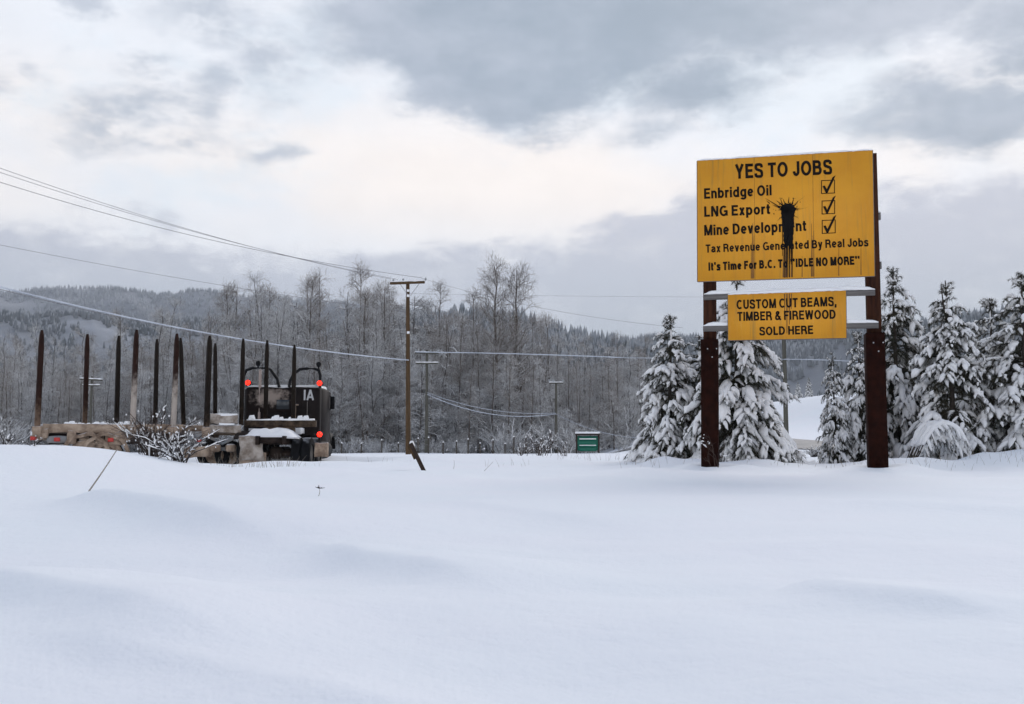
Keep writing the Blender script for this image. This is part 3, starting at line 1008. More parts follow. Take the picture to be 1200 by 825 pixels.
def glyph(ch, h):
    """strokes (centre lines) and width of a letter; cap height 1, half stroke h"""
    t, b, X_ = 1 - h, h, .745
    xt = X_ - h
    S_ = []
    A = S_.append
    if ch == 'E': w = .58; A([(h, 0), (h, 1)]); A([(h, t), (w, t)]); A([(h, .52), (w - .05, .52)]); A([(h, b), (w, b)])
    elif ch == 'F': w = .55; A([(h, 0), (h, 1)]); A([(h, t), (w, t)]); A([(h, .50), (w - .06, .50)])
    elif ch == 'L': w = .53; A([(h, 0), (h, 1)]); A([(h, b), (w, b)])
    elif ch == 'T': w = .60; A([(w / 2, 0), (w / 2, 1)]); A([(0, t), (w, t)])
    elif ch == 'I': w = 2 * h; A([(h, 0), (h, 1)])
    elif ch == 'H': w = .66; A([(h, 0), (h, 1)]); A([(w - h, 0), (w - h, 1)]); A([(h, .52), (w - h, .52)])
    elif ch == 'Y': w = .68; A([(h, 1), (w / 2, .42)]); A([(w - h, 1), (w / 2, .42)]); A([(w / 2, 0), (w / 2, .48)])
    elif ch == 'N': w = .67; A([(h, 0), (h, 1)]); A([(h * 1.1, 1), (w - h * 1.1, 0)]); A([(w - h, 0), (w - h, 1)])
    elif ch == 'M': w = .80; A([(h, 0), (h, 1)]); A([(h * 1.15, 1), (w / 2, .02)]); A([(w - h * 1.15, 1), (w / 2, .02)]); A([(w - h, 0), (w - h, 1)])
    elif ch == 'W': w = .95; A([(h, 1), (w * .27, .0)]); A([(w * .27, .0), (w / 2, 1)]); A([(w / 2, 1), (w * .73, .0)]); A([(w - h, 1), (w * .73, .0)])
    elif ch == 'A': w = .70; A([(h * .8, 0), (w / 2, 1)]); A([(w - h * .8, 0), (w / 2, 1)]); A([(w * .2, .29), (w * .8, .29)])
    elif ch == 'O': w = .76; A(_arc(w / 2, .5, w / 2 - h, .5 - h + .01, 0, 360, 30))
    elif ch == 'C': w = .70; A(_arc(.375, .5, .375 - h, .5 - h + .01, 48, 312, 24))
    elif ch == 'G': w = .74; A(_arc(.38, .5, .38 - h, .5 - h + .01, 48, 322, 26)); A([(w - h * .9, .03), (w - h * .9, .50)]); A([(w - h * .2, .46), (.40, .46)])
    elif ch == 'D': w = .68; A([(h, 0), (h, 1)]); A([(h, t), (.30, t)] + _arc(.30, .5, w - h - .30, .5 - h, 88, -88, 16) + [(.30, b), (h, b)])
    elif ch == 'U': w = .66; A([(h, 1), (h, .36)] + _arc(w / 2, .36, w / 2 - h, .36 - h + .01, 180, 360, 16) + [(w - h, .36), (w - h, 1)])
    elif ch == 'J': w = .50; A([(w - h, 1), (w - h, .32)] + _arc(w / 2, .32, w / 2 - h, .32 - h + .01, 0, -180, 16))
    elif ch == 'B':
        w = .65; A([(h, 0), (h, 1)]); A([(h, t), (.36, t)] + _arc(.36, (t + .53) / 2, .60 - h - .36, (t - .53) / 2, 88, -88, 12) + [(.36, .53), (h, .53)])
        A([(.36, .53)] + _arc(.38, (.53 + b) / 2, w - h - .38, (.53 - b) / 2, 88, -88, 12) + [(.36, b), (h, b)])
    elif ch == 'R':
        w = .67; A([(h, 0), (h, 1)]); A([(h, t), (.38, t)] + _arc(.38, (t + .50) / 2, .63 - h - .38, (t - .50) / 2, 88, -88, 12) + [(.38, .50), (h, .50)])
        A(_curve([(.36, .50), (.50, .44), (.56, .28), (.58, .10), (.61, 0)]))
    elif ch == 'S': w = .63; A(_curve([(w - h, .70), (.50, .86), (.32, t + .01), (.14, .88), (h + .01, .735), (.15, .60), (.32, .525), (.50, .44), (w - h + .01, .275), (.50, .115), (.32, b - .01), (.12, .13), (h - .005, .31)]))
    elif ch == '&': w = .68; A(_curve([(.66, 0), (.42, .36), (.20, .70), (.22, .86), (.33, t), (.44, .86), (.40, .70), (.22, .54), (h + .01, .33), (.14, .13), (.29, b), (.46, .16), (.57, .44)]))
    elif ch == 'n': w = .54; A([(h, 0), (h, X_)]); A(_arc(w / 2, xt - (w / 2 - h), w / 2 - h, w / 2 - h, 180, 0, 14) + [(w - h, 0)])
    elif ch == 'm':
        w = .84; q = (w - 2 * h) / 4
        A([(h, 0), (h, X_)]); A(_arc(h + q, xt - q, q, q, 180, 0, 12) + [(h + 2 * q, 0)]); A(_arc(h + 3 * q, xt - q, q, q, 180, 0, 12) + [(w - h, 0)])
    elif ch == 'u': w = .54; A([(w - h, 0), (w - h, X_)]); A([(h, X_)] + _arc(w / 2, b + (w / 2 - h), w / 2 - h, w / 2 - h, 180, 360, 14))
    elif ch == 'r': w = .36; A([(h, 0), (h, X_)]); A(_curve([(h, .42), (.17, .62), (.27, xt + .0), (w, xt + .01)]))
    elif ch == 'i': w = 2 * h; A([(h, 0), (h, X_)]); A([(h, 1 - 1.8 * h), (h, 1)])
    elif ch == 'l': w = 2 * h; A([(h, 0), (h, 1)])
    elif ch in 'bdpgoq':
        w = .58
        A(_arc(w / 2, X_ / 2, w / 2 - h, X_ / 2 - h + .008, 0, 360, 28))
        if ch == 'b': A([(h, 0), (h, 1)])
        if ch == 'd': A([(w - h, 0), (w - h, 1)])
        if ch == 'p': A([(h, -.26), (h, X_)])
        if ch == 'g': A([(w - h, X_)] + [(w - h, -.04)] + _arc(w / 2, -.04, w / 2 - h, .235 - h, 0, -165, 14))
    elif ch == 'e': w = .56; A([(h, X_ * .50), (w - h, X_ * .50)]); A([(w - h, X_ * .50)] + _arc(w / 2, X_ / 2, w / 2 - h, X_ / 2 - h + .008, 4, 320, 26))
    elif ch == 'a':
        w = .55; A([(w - h - .02, .04), (w - h - .02, .50)] + _arc(w / 2 - .01, xt - .16, w / 2 - h - .01, .16, 0, 165, 12))
        A(_curve([(w - h - .02, .43), (.28, .40), (h + .01, .29), (h + .02, .16), (.21, b), (.36, .11), (w - h - .02, .26)]))
    elif ch == 't': w = .33; A([(.15, .93), (.15, .2)] + _curve([(.15, .2), (.17, b + .02), (.33, b)])); A([(0, xt), (.33, xt)])
    elif ch == 's': w = .50; A(_curve([(w - h - .01, .53), (.38, xt - .02), (.25, xt + .008), (.12, xt - .03), (h, .53), (.14, .43), (.26, .385), (.40, .325), (w - h, .21), (.38, .09), (.25, b - .008), (.10, .10), (h - .01, .22)]))
    elif ch == 'v': w = .52; A([(h * .9, X_), (w / 2, 0)]); A([(w - h * .9, X_), (w / 2, 0)])
    elif ch == 'y': w = .52; A([(h * .9, X_), (w / 2 + .01, .02)]); A([(w - h * .9, X_), (w / 2 - .0, -.05)] + _curve([(w / 2, -.05), (.20, -.18), (.05, -.19)]))
    elif ch == 'x': w = .52; A([(h, X_), (w - h, 0)]); A([(w - h, X_), (h, 0)])
    elif ch == '.': w = 2.2 * h; A([(1.1 * h, 0), (1.1 * h, 2.1 * h)])
    elif ch == ',': w = 2.2 * h; A([(1.1 * h, 0), (1.1 * h, 2.1 * h)]); A([(1.3 * h, .03), (.7 * h, -.16)])
    elif ch == '\u2019': w = 2.2 * h; A([(1.1 * h, 1 - 2 * h), (1.1 * h, 1)]); A([(1.4 * h, 1 - 1.6 * h), (.6 * h, .70)])
    elif ch in '\u201c\u201d':
        w = 5.2 * h
        for o in (0, 2.9 * h):
            if ch == '\u201d': A([(o + 1.1 * h, 1 - 2 * h), (o + 1.1 * h, 1)]); A([(o + 1.4 * h, 1 - 1.6 * h), (o + .6 * h, .70)])
            else: A([(o + 1.1 * h, .68), (o + 1.1 * h, .68 + 2 * h)]); A([(o + .8 * h, .68 + 1.6 * h), (o + 1.6 * h, 1)])
    else: w = .26
    return S_, w


def write(body, h):
    mb = MB(); x = 0.0; layer = 0
    for ch in body:
        S_, w = glyph(ch, h)
        for st_ in S_:
            p = np.array(st_, float)
            keep = np.r_[True, np.linalg.norm(np.diff(p, axis=0), axis=1) > 1e-4]
            p = p[keep]
            closed = np.linalg.norm(p[0] - p[-1]) < 1e-3 and len(p) > 4
            d = np.diff(p, axis=0); d /= np.linalg.norm(d, axis=1, keepdims=True)
            nrm = np.stack([-d[:, 1], d[:, 0]], -1)
            n0 = np.vstack([nrm[:1], nrm]); n1 = np.vstack([nrm, nrm[-1:]])
            if closed: n0[0] = nrm[-1]; n1[-1] = nrm[0]
            m = n0 + n1
            bad = np.linalg.norm(m, axis=1) < .3
            m[bad] = n1[bad]
            m /= np.linalg.norm(m, axis=1, keepdims=True)
            k = 1 / np.clip((m * n1).sum(1), .5, 1)
            off = m * (h * k)[:, None]
            L_, R_ = p + off, p - off
            z = (layer % 4) * 1.0
            V = [(a[0] + x, a[1], z) for a in L_] + [(a[0] + x, a[1], z) for a in R_]
            n = len(p)
            mb.raw(V, [[(i, n + i, n + i + 1, i + 1) for i in range(n - 1)]])
            layer += 1
        x += w + (.105 if ch != ' ' else 0)
    return mb


# ------------------------------------------------------------------ the billboard
M['panel'] = None


def panel_material():
    m = bpy.data.materials.new('weathered yellow panel')
    m.use_nodes = True
    t = m.node_tree
    b = t.nodes['Principled BSDF']
    b.inputs['Roughness'].default_value = 0.55
    b.inputs['Specular IOR Level'].default_value = 0.25
    tc_ = t.nodes.new('ShaderNodeTexCoord')
    o_ = tc_.outputs['Object']
    mp_ = t.nodes.new('ShaderNodeMapping'); mp_.inputs['Scale'].default_value = (1, 1, 0.06)
    t.links.new(o_, mp_.inputs[0])
    n1 = noise(t, mp_.outputs[0], 9, 6, 0.65)         # vertical run marks
    n2 = noise(t, o_, 1.3, 5, 0.6)
    n3 = noise(t, mp_.outputs[0], 30, 4, 0.6)
    c = mixc(t, X(t, n2.outputs[0]).smooth(.3, .7), (0.81, 0.365, 0.026), (0.74, 0.315, 0.023))
    c = mixc(t, X(t, n1.outputs[0]).smooth(.52, .76) * 0.6, c, (0.36, 0.21, 0.06))
    c = mixc(t, X(t, n3.outputs[0]).smooth(.55, .78) * 0.4, c, (0.80, 0.43, 0.09))
    t.links.new(c, b.inputs['Base Color'])
    return m


M['panel'] = panel_material()
M['black'] = material('black sign paint', (0.016, 0.012, 0.010), 0.75, 0.3, 12, spec=.06)
M['tar'] = material('spilled black paint', (0.007, 0.006, 0.006), 0.6, 0.3, 12, spec=0.08)
M['stain'] = material('brown paint runs', (0.24, 0.105, 0.026), 0.6, 0.4, 14, stretch=(1, 1, .1))
M['grey_wood'] = material('grey weathered planks', (0.20, 0.185, 0.175), 0.85, 0.4, 5, stretch=(.15, 1, 3), bump=.2)
M['post_wood'] = material('brown timber post', (0.070, 0.026, 0.013), 0.85, 0.55, 5, col2=(0.024, 0.009, 0.006), stretch=(2, 2, .3), bump=.25, spec=.1)
M['rust'] = material('rust red steel', (0.026, 0.0075, 0.0045), 0.75, 0.5, 6, col2=(0.013, 0.0042, 0.003), bump=.15, spec=.04)
M['bolt'] = material('bolt heads', (0.6, 0.6, 0.6), 0.4, .2, 10)


def billboard():
    YL, YR = 20.2, 19.4
    A = at(817, 330, YL); B = at(1024.5, 322, YR)
    yaw = math.atan2(B[1] - A[1], B[0] - A[0])
    c0 = (A + B) / 2
    zg = 0.0
    root = thing('billboard', 'yellow roadside billboard on two rusty posts with a black paint splash', 'billboard', (c0[0], c0[1], zg), yaw)
    cy_, sy_ = math.cos(yaw), math.sin(yaw)

    def loc(px, py, off=0.0):
        """picture point -> local x,z on the plane local y = off"""
        xn, yn = (px - 600) / FPX, (412.5 - py) / FPX
        d = np.array([xn, ct - yn * st, st + yn * ct])
        o = np.array([0, 0, CAMZ]) - np.array([c0[0], c0[1], zg])
        n = np.array([-sy_, cy_, 0])
        t_ = (off - o @ n) / (d @ n)
        p = o + d * t_
        return np.array([p[0] * cy_ + p[1] * sy_, p[2]])

    def quad_panel(name, corners, thick, y0):
        P = [loc(*q, y0) for q in corners]       # TL TR BR BL
        mb = MB()
        F = [(p[0], y0, p[1]) for p in P] + [(p[0], y0 + thick, p[1]) for p in P]
        mb.raw(F, [[(0, 3, 2, 1), (4, 5, 6, 7), (0, 1, 5, 4), (1, 2, 6, 5), (2, 3, 7, 6), (3, 0, 4, 7)]])
        return mb, P
    # main board: three sheets side by side, one part with seams between
    mb, PM = quad_panel('main_panel', [(817, 188.5), (1022.5, 176), (1025, 323.5), (817.5, 330)], .03, 0.0)
    main = obj('main_panel', mb, M['panel'], root)
    seams = MB()
    for f in (1 / 3, 2 / 3):
        t_ = PM[0] * (1 - f) + PM[1] * f; b_ = PM[3] * (1 - f) + PM[2] * f
        wv = .0028
        seams.raw([(t_[0] - wv, -.0015, t_[1]), (t_[0] + wv, -.0015, t_[1]), (b_[0] + wv, -.0015, b_[1]), (b_[0] - wv, -.0015, b_[1])], [[(0, 3, 2, 1)]])
    obj('sheet_seam', seams, M['stain'], main)
    # edge trim, dark
    tr = MB()
    for a_, b_ in ((0, 1), (1, 2), (2, 3), (3, 0)):
        p, q = PM[a_], PM[b_]
        tr.tube([(p[0], .012, p[1]), (q[0], .012, q[1])], .013, 4)
    obj('edge_strip', tr, M['grey_wood'], main)
    lowy = -0.02
    mb, PL = quad_panel('lower_panel', [(853, 345.5), (991.3, 340.5), (991.8, 396), (853.4, 398.8)], .03, lowy)
    low = obj('lower_panel', mb, M['panel'], root)
    tr = MB()
    for a_, b_ in ((0, 1), (1, 2), (2, 3), (3, 0)):
        p, q = PL[a_], PL[b_]
        tr.tube([(p[0], lowy + .012, p[1]), (q[0], lowy + .012, q[1])], .012, 4)
    obj('edge_strip', tr, M['grey_wood'], low)

    # writing
    def text(body, l, r_, cap, y0, parent, off, bold, zoff=.003):
        """l, r_: picture points of the baseline's two ends; cap: cap height in picture pixels"""
        a = loc(*l, y0); b = loc(*r_, y0)
        me = write(body, bold).mesh('lettering')
        n = len(me.vertices)
        co = np.zeros(n * 3, np.float32); me.vertices.foreach_get('co', co); co = co.reshape(-1, 3)
        x0, x1 = co[:, 0].min(), co[:, 0].max()
        caph = 1.0
        t_ = (co[:, 0] - x0) / (x1 - x0)
        dep_ = co[:, 2].copy()
        hz = loc(l[0], l[1] - cap, y0)[1] - a[1]
        zz = co[:, 1] / caph * hz
        out = np.zeros_like(co)
        out[:, 0] = a[0] + (b[0] - a[0]) * t_
        out[:, 2] = a[1] + (b[1] - a[1]) * t_ + zz
        out[:, 1] = y0 - zoff - dep_ * .0004
        me.vertices.foreach_set('co', out.ravel())
        me.update()
        me.materials.clear()
        me.name = 'lettering'
        return link('lettering', me, M['black'], parent)
    text('YES TO JOBS', (861.5, 209.6), (975.3, 204.2), 17.0, 0, main, 0, .098)
    text('Enbridge Oil', (825.2, 233), (904.3, 228.9), 12.2, 0, main, 0, .098)
    text('LNG Export', (825.3, 254.2), (902.6, 250.9), 12.2, 0, main, 0, .098)
    text('Mine Development', (825.3, 276.2), (945, 270.6), 12.4, 0, main, 0, .098)
    text('Tax Revenue Generated By Real Jobs', (827, 296.2), (1017.8, 288.6), 9.6, 0, main, 0, .094)
    text('It\u2019s Time For B.C. To \u201cIDLE NO MORE\u201d', (830.3, 317.4), (1007.6, 310), 9.8, 0, main, 0, .118)
    text('CUSTOM CUT BEAMS,', (863.2, 362.4), (980.5, 358.6), 10.8, lowy, low, 0, .098)
    text('TIMBER & FIREWOOD', (864.2, 376.2), (979.4, 373.6), 10.6, lowy, low, 0, .098)
    text('SOLD HERE', (890, 393.2), (953, 391.4), 10.0, lowy, low, 0, .098)
    # tick boxes
    for (x0, y0, x1, y1) in ((962.7, 211.7, 978, 226.8), (963.4, 235.6, 978.2, 250.8), (963.6, 258.4, 978.8, 273.6)):
        c = [loc(x0, y0), loc(x1, y0 - .7), loc(x1, y1 - .7), loc(x0, y1)]
        mb = MB()
        wv = .008
        for i in range(4):
            p, q = c[i], c[(i + 1) % 4]
            d = unit(q - p); n_ = np.array([-d[1], d[0]]) * wv
            p = p - d * wv; q = q + d * wv
            mb.raw([(p[0] + n_[0], -.003, p[1] + n_[1]), (q[0] + n_[0], -.003, q[1] + n_[1]), (q[0] - n_[0], -.003, q[1] - n_[1]), (p[0] - n_[0], -.003, p[1] - n_[1])], [[(0, 3, 2, 1)]])
        cb = obj('tick_box', mb, M['black'], main)
        xs = lambda fx, fy: loc(x0 + (x1 - x0) * fx, y0 + (y1 - y0) * fy)
        pts = [xs(.08, .42), xs(.26, .38), xs(.40, .66), xs(.86, -.28), xs(1.08, -.42), xs(.92, -.02), xs(.46, .96), xs(.34, .98)]
        mk = MB()
        mk.raw([(p[0], -.0045, p[1]) for p in pts], [[(0, 1, 2, 7)], [(2, 3, 5, 6)], [(2, 6, 7)], [(3, 4, 5)]])
        obj('tick_mark', mk, M['black'], cb)
    # the thrown paint
    g = np.random.default_rng(12)
    sp = MB()

    def blotch(pts, off=-.006):
        pts = [loc(*p) for p in pts]
        c = np.mean(pts, 0)
        n = len(pts)
        sp.raw([(p[0], off, p[1]) for p in pts] + [(c[0], off, c[1])], [[(n, (i + 1) % n, i) for i in range(n)]])
    cx, cy = 923.3, 245.0
    ring = []
    for i in range(44):
        a = i / 44 * 2 * math.pi
        rx, ry = 8.4, 6.4
        sk = 1 + (.08 + .42 * (math.sin(a) < .2)) * (i % 2) * g.uniform(0, 1.0) ** 1.8
        if math.sin(a) > .2: sk *= .9           # picture y down
        ring.append((cx + rx * math.cos(a) * sk, cy + ry * math.sin(a) * sk))
    blotch(ring)
    def ragged(pts, amp, n=5):
        out = []
        for i, p in enumerate(pts):
            q = pts[(i + 1) % len(pts)]
            for f in np.linspace(0, 1, n, endpoint=False):
                out.append((p[0] + (q[0] - p[0]) * f + g.normal() * amp, p[1] + (q[1] - p[1]) * f + g.normal() * amp * .5))
        return out
    blotch(ragged([(914.6, 243), (932.2, 243), (931.2, 250), (930.3, 262), (929.8, 274), (928.8, 285), (927, 291), (924, 287), (922.5, 291.5), (920, 290), (918.6, 282), (917.4, 268), (915.8, 252)], .38))
    for (xa, ya, xb, yb, w0) in ((914, 243, 897, 232.5, 1.5), (916, 240, 910, 235, 1.5), (917, 240, 914, 231, 1.3), (920, 239, 917.5, 233, 1.3), (924, 238, 924.5, 231, 1.4),
                                 (928, 239, 930.5, 232, 1.4), (931, 241, 935.5, 236, 1.3), (932, 245, 938, 244, .7),
                                 (914, 244, 905, 240, 1.2), (931, 239, 943, 230, .3), (934, 246, 947, 243, .3), (916, 254, 911, 259, .8), (931, 253, 936, 256, .7), (902, 238.5, 898, 235, 1.2), (910, 262, 909, 266, .7)):
        dx_, dy_ = xb - xa, yb - ya
        L = math.hypot(dx_, dy_); nx, ny = -dy_ / L * w0 / 2, dx_ / L * w0 / 2
        blotch([(xa + nx, ya + ny), (xb + nx * .15, yb + ny * .15), (xb - nx * .15, yb - ny * .15), (xa - nx, ya - ny)], -.0075)
    for _ in range(26):
        a = g.uniform(0, 6.28); d = g.uniform(10, 19)
        x_, y_ = cx + d * math.cos(a), cy + d * math.sin(a) * .75
        r_ = g.uniform(.25, .7)
        blotch([(x_ + r_ * math.cos(q), y_ + r_ * math.sin(q)) for q in np.linspace(0, 6.28, 7)[:-1]], -.0065)
    for (x_, ya, yb, w0) in ((919.6, 286, 325.6, .9), (922.4, 288, 325.4, 1.1), (925.0, 286, 325.2, .9), (927.2, 284, 310, .9), (928.6, 276, 325.0, .6), (917.0, 262, 300, .5)):
        blotch([(x_ - w0, ya), (x_ + w0, ya), (x_ + w0 * .5, yb), (x_ - w0 * .5, yb)], -.0085)
    obj('paint_splash', sp, M['tar'], main)
    rn = MB()
    for k in range(13):
        x_ = 882 + [0, 1.4, -1.6, 36, 39, 43, 45.5, 69, 70.5, 71.8, 58, 101, 127][k]
        ya = [262, 276, 285, 292, 292, 285, 285, 262, 276, 270, 300, 285, 290][k]
        yb = 326.5 - (x_ - 880) * .033
        w0 = [.7, .5, .6, .9, .9, .8, .7, .6, .5, .45, .5, .5, .5][k]
        p = [loc(x_ - w0 * .3, ya), loc(x_ + w0 * .3, ya), loc(x_ + w0, yb), loc(x_ - w0, yb)]
        rn.raw([(q[0], -.0022, q[1]) for q in p], [[(0, 3, 2, 1)]])
    obj('paint_runs', rn, M['stain'], main)
    rn = MB()
    for x_, w0, f in ((919.5, .7, .5), (922.2, .9, .9), (925, .8, .7), (927.5, .6, .35)):
        ya, yb = 343.8 - (x_ - 920) * .03, 344 + 52 * f
        p = [loc(x_ - w0, ya + .3, lowy), loc(x_ + w0, ya + .3, lowy), loc(x_ + w0 * .5, yb, lowy), loc(x_ - w0 * .5, yb, lowy)]
        rn.raw([(q[0], lowy - .0022, q[1]) for q in p], [[(0, 3, 2, 1)]])
    obj('paint_runs', rn, M['stain'], low)

    # posts: timber above, rust-red steel channel below
    for (xa, ya, xb, yb, wpx, ysl, side) in ((831.5, 196, 832, 548, 15, 398.5, -1), (1018.5, 182, 1028.5, 549, 15, 391, 1)):
        yp = 0.22
        t_ = loc(xa, ya, yp); b_ = loc(xb, yb, yp)
        sl = loc(xa + (xb - xa) * (ysl - ya) / (yb - ya), ysl, yp)
        wd = wpx / FPX * 20
        base_z = Hs(c0[0] + b_[0] * cy_, c0[1] + b_[0] * sy_) - zg - .25
        mb = MB()
        hw = wd / 2
        n = 6
        for (p, q, h1_, dep) in ((sl - np.array([0, .3]), t_, hw, .28),):
            mb.raw([(p[0] - h1_, yp - dep / 2, p[1]), (p[0] + h1_, yp - dep / 2, p[1]), (p[0] + h1_, yp + dep / 2, p[1]), (p[0] - h1_, yp + dep / 2, p[1]),
                    (q[0] - h1_, yp - dep / 2, q[1]), (q[0] + h1_, yp - dep / 2, q[1]), (q[0] + h1_, yp + dep / 2, q[1]), (q[0] - h1_, yp + dep / 2, q[1])],
                   [[(0, 3, 2, 1), (4, 5, 6, 7), (0, 1, 5, 4), (1, 2, 6, 5), (2, 3, 7, 6), (3, 0, 4, 7)]])
        post = obj('post', mb, M['post_wood'], root)
        sb = MB()
        hs = (20.0 if side < 0 else 20.5) / FPX * 20 / 2
        dep = .40
        p, q = np.array([b_[0], base_z]), sl
        # channel: front plate, two flanges, web
        for (ox, oy, sx, sy) in ((0, -dep / 2, 2 * hs, .03), (0, dep / 2, 2 * hs, .03), (-hs + .012, 0, .02, dep - .032), (hs - .012, 0, .02, dep - .032)):
            V = []
            for e in (p, q):
                V += [(e[0] + ox - sx / 2, yp + oy - sy / 2, e[1]), (e[0] + ox + sx / 2, yp + oy - sy / 2, e[1]), (e[0] + ox + sx / 2, yp + oy + sy / 2, e[1]), (e[0] + ox - sx / 2, yp + oy + sy / 2, e[1])]
            sb.raw(V, [[(0, 3, 2, 1), (4, 5, 6, 7), (0, 1, 5, 4), (1, 2, 6, 5), (2, 3, 7, 6), (3, 0, 4, 7)]])
        sleeve = obj('steel_sleeve', sb, M['rust'], post)
        bo = MB()
        for k in range(3):
            zc = q[1] - .18 - .0 * k
            bo.box((q[0] + (k - 1) * .09 + .05, yp - dep / 2 - .02, q[1] - .2 - .17 * (k == 1)), (.022, .018, .022))
        obj('bolt', bo, M['bolt'], sleeve)
        cap = MB()
        cap.box((q[0], yp, q[1] + .025), (2 * hs, dep, .05), bevel=.02)
    # rails
    def rail(l, r_, hpx, yoff, dep, snow=True, name='rail'):
        a = loc(*l, yoff); b = loc(*r_, yoff)
        hz = hpx / FPX * 20
        mb = MB()
        V = []
        for e in (a, b):
            V += [(e[0], yoff - dep / 2, e[1]), (e[0], yoff + dep / 2, e[1]), (e[0], yoff + dep / 2, e[1] + hz), (e[0], yoff - dep / 2, e[1] + hz)]
        mb.raw(V, [[(0, 1, 2, 3), (4, 7, 6, 5), (0, 4, 5, 1), (1, 5, 6, 2), (2, 6, 7, 3), (3, 7, 4, 0)]])
        ra = obj(name, mb, M['grey_wood'], root)
        if snow:
            obj('snow_cap', cap_strip(a + np.array([0, hz]), b + np.array([0, hz]), yoff, dep * 1.02, .085), M['snow_cap'], ra, True)
        return ra

    def cap_strip(a, b, y0, dep, h_, seed=3):
        """a ridge of settled snow on a narrow ledge from a to b"""
        gg = np.random.default_rng(int(abs(a[0] * 100)) + seed)
        n = max(8, int(np.linalg.norm(b - a) / .05))
        m_ = 9
        t_ = np.linspace(0, 1, n)
        V = []
        bump_ = .7 + .6 * (vnoise(t_ * np.linalg.norm(b - a) / .22, t_ * 0 + seed, seed) + .25)
        for i in range(n):
            endf = min(1, min(i, n - 1 - i) / 2 * .7 + .3)
            for j in range(m_):
                th = math.pi * j / (m_ - 1)
                yy = -math.cos(th) * dep / 2 * (1.04 if 0 < j < m_ - 1 else .98)
                zz = math.sin(th) ** .6 * h_ * bump_[i] * endf
                p = a + (b - a) * t_[i]
                V.append((p[0], y0 + yy, p[1] + zz + .002 + gg.normal() * .003))
        Q = [(i * m_ + j, i * m_ + j + 1, (i + 1) * m_ + j + 1, (i + 1) * m_ + j) for i in range(n - 1) for j in range(m_ - 1)]
        Q += [(i * m_, (i + 1) * m_, (i + 1) * m_ + m_ - 1, i * m_ + m_ - 1) for i in range(n - 1)]
        mb = MB().raw(V, [[q[::-1] for q in Q], [tuple(range(m_))], [tuple(range((n - 1) * m_ + m_ - 1, (n - 1) * m_ - 1, -1))]])
        return mb
    rail((825, 351.5), (1025.5, 346), 6.2, .045, .07)
    rail((824, 388.5), (1029.5, 384.6), 6.2, .045, .07)
    # back rails that carry the main board and poke out at the right
    rail((819, 262), (1032, 257.5), 8, .40, .09)
    rail((819, 320), (1033, 315), 8, .40, .09)
    # snow lines on the panel tops
    obj('snow_cap', cap_strip(PM[0], PM[1], .02, .07, .04, 5), M['snow_cap'], main, True)
    obj('snow_cap', cap_strip(PL[0], PL[1], lowy + .045, .13, .075, 9), M['snow_cap'], low, True)
    return root


billboard()


# ------------------------------------------------------------------ utility poles and wires
M['pole'] = material('treated pole timber', (0.10, 0.055, 0.022), 0.85, 0.4, 3, col2=(0.06, 0.036, 0.016), stretch=(3, 3, .2))
M['pole_grey'] = material('weathered pole timber', (0.11, 0.105, 0.085), 0.85, 0.4, 3, stretch=(3, 3, .2))
M['insulator'] = material('glass insulators', (0.35, 0.37, 0.38), 0.3, .2, 5, snow=.6)
M['wire'] = material('bare wire', (0.23, 0.225, 0.24), 0.7, 0.1, 1)
M['wire_snow'] = material('snow coated cable', (0.62, 0.66, 0.72), 0.8, 0.15, 1, col2=(0.45, .48, .54))
M['galv'] = material('galvanised fittings', (0.4, 0.4, 0.42), 0.5, .2, 5)


def pole(px, top, Y, lab, r_=.15, arms=(), mat='pole', lean=0.0, snowbands=()):
    x = ux(px, Y); zg = Hs(x, Y)
    zt = at(px, top, Y)[2]
    t = thing('utility_pole', lab, 'utility pole', (x, Y, zg), 0)
    hh = zt - zg
    mb = MB()
    s = np.linspace(0, 1, 8)
    mb.tube(np.stack([-lean * s, 0 * s, -.3 + (hh + .3) * s], -1), r_ * (1 - .32 * s), 12)
    obj('pole_shaft', mb, M[mat], t, 40)
    for (py, half, thick, nins, drop) in arms:
        za = at(px, py, Y)[2] - zg
        ar = MB(); ar.box((-lean * za / hh, -r_ * .9 - thick / 2, za), (2 * half, thick, thick * 1.25), bevel=.012, rot=Matrix.Rotation(R(drop), 3, 'Y'))
        a = obj('crossarm', ar, M[mat], t)
        sn = MB()
        dzz = math.sin(R(-drop)) * half
        n = 16
        tt = np.linspace(-1, 1, n)
        sn.tube(np.stack([tt * half - lean * za / hh, tt * 0 - r_ * .9 - thick / 2, za + thick * .8 + tt * dzz], -1), thick * .62 * (.7 + .5 * (vnoise(tt * 5, tt * 0, px) + .5)), 6)
        obj('snow_cap', sn, M['snow_cap'], a, True)
        ins = np.linspace(-.93, .93, nins) if nins != 3 else (-.93, -.36, .93)
        for q in ins:
            ib = MB()
            zz = za + thick * .6 + q * dzz
            prof = [(.0, .03), (.05, .03), (.06, .06), (.12, .065), (.15, .05), (.19, .045), (.2, .01)]
            ib.tube([(q * half, -r_ * .9 - thick / 2, zz + p[0]) for p in prof], [p[1] for p in prof], 8)
            obj('insulator', ib, M['insulator'], a, True)
        if half > .8:
            for sd in (-1, 1):
                br = MB(); br.tube([(sd * half * .55, -r_ * .9, za - thick * .5), (sd * .06, -r_ * .95, za - .75)], .018, 4)
                obj('brace', br, M['galv'], a)
    for (py, w) in snowbands:
        za = at(px, py, Y)[2] - zg
        sb_ = MB(); sb_.box((-lean * za / hh + .03, -r_ * .95, za), (r_ * 1.0, .05, .14), bevel=.02)
        obj('snow_patch', sb_, M['snow_cap'], t, True)
    return t, zg


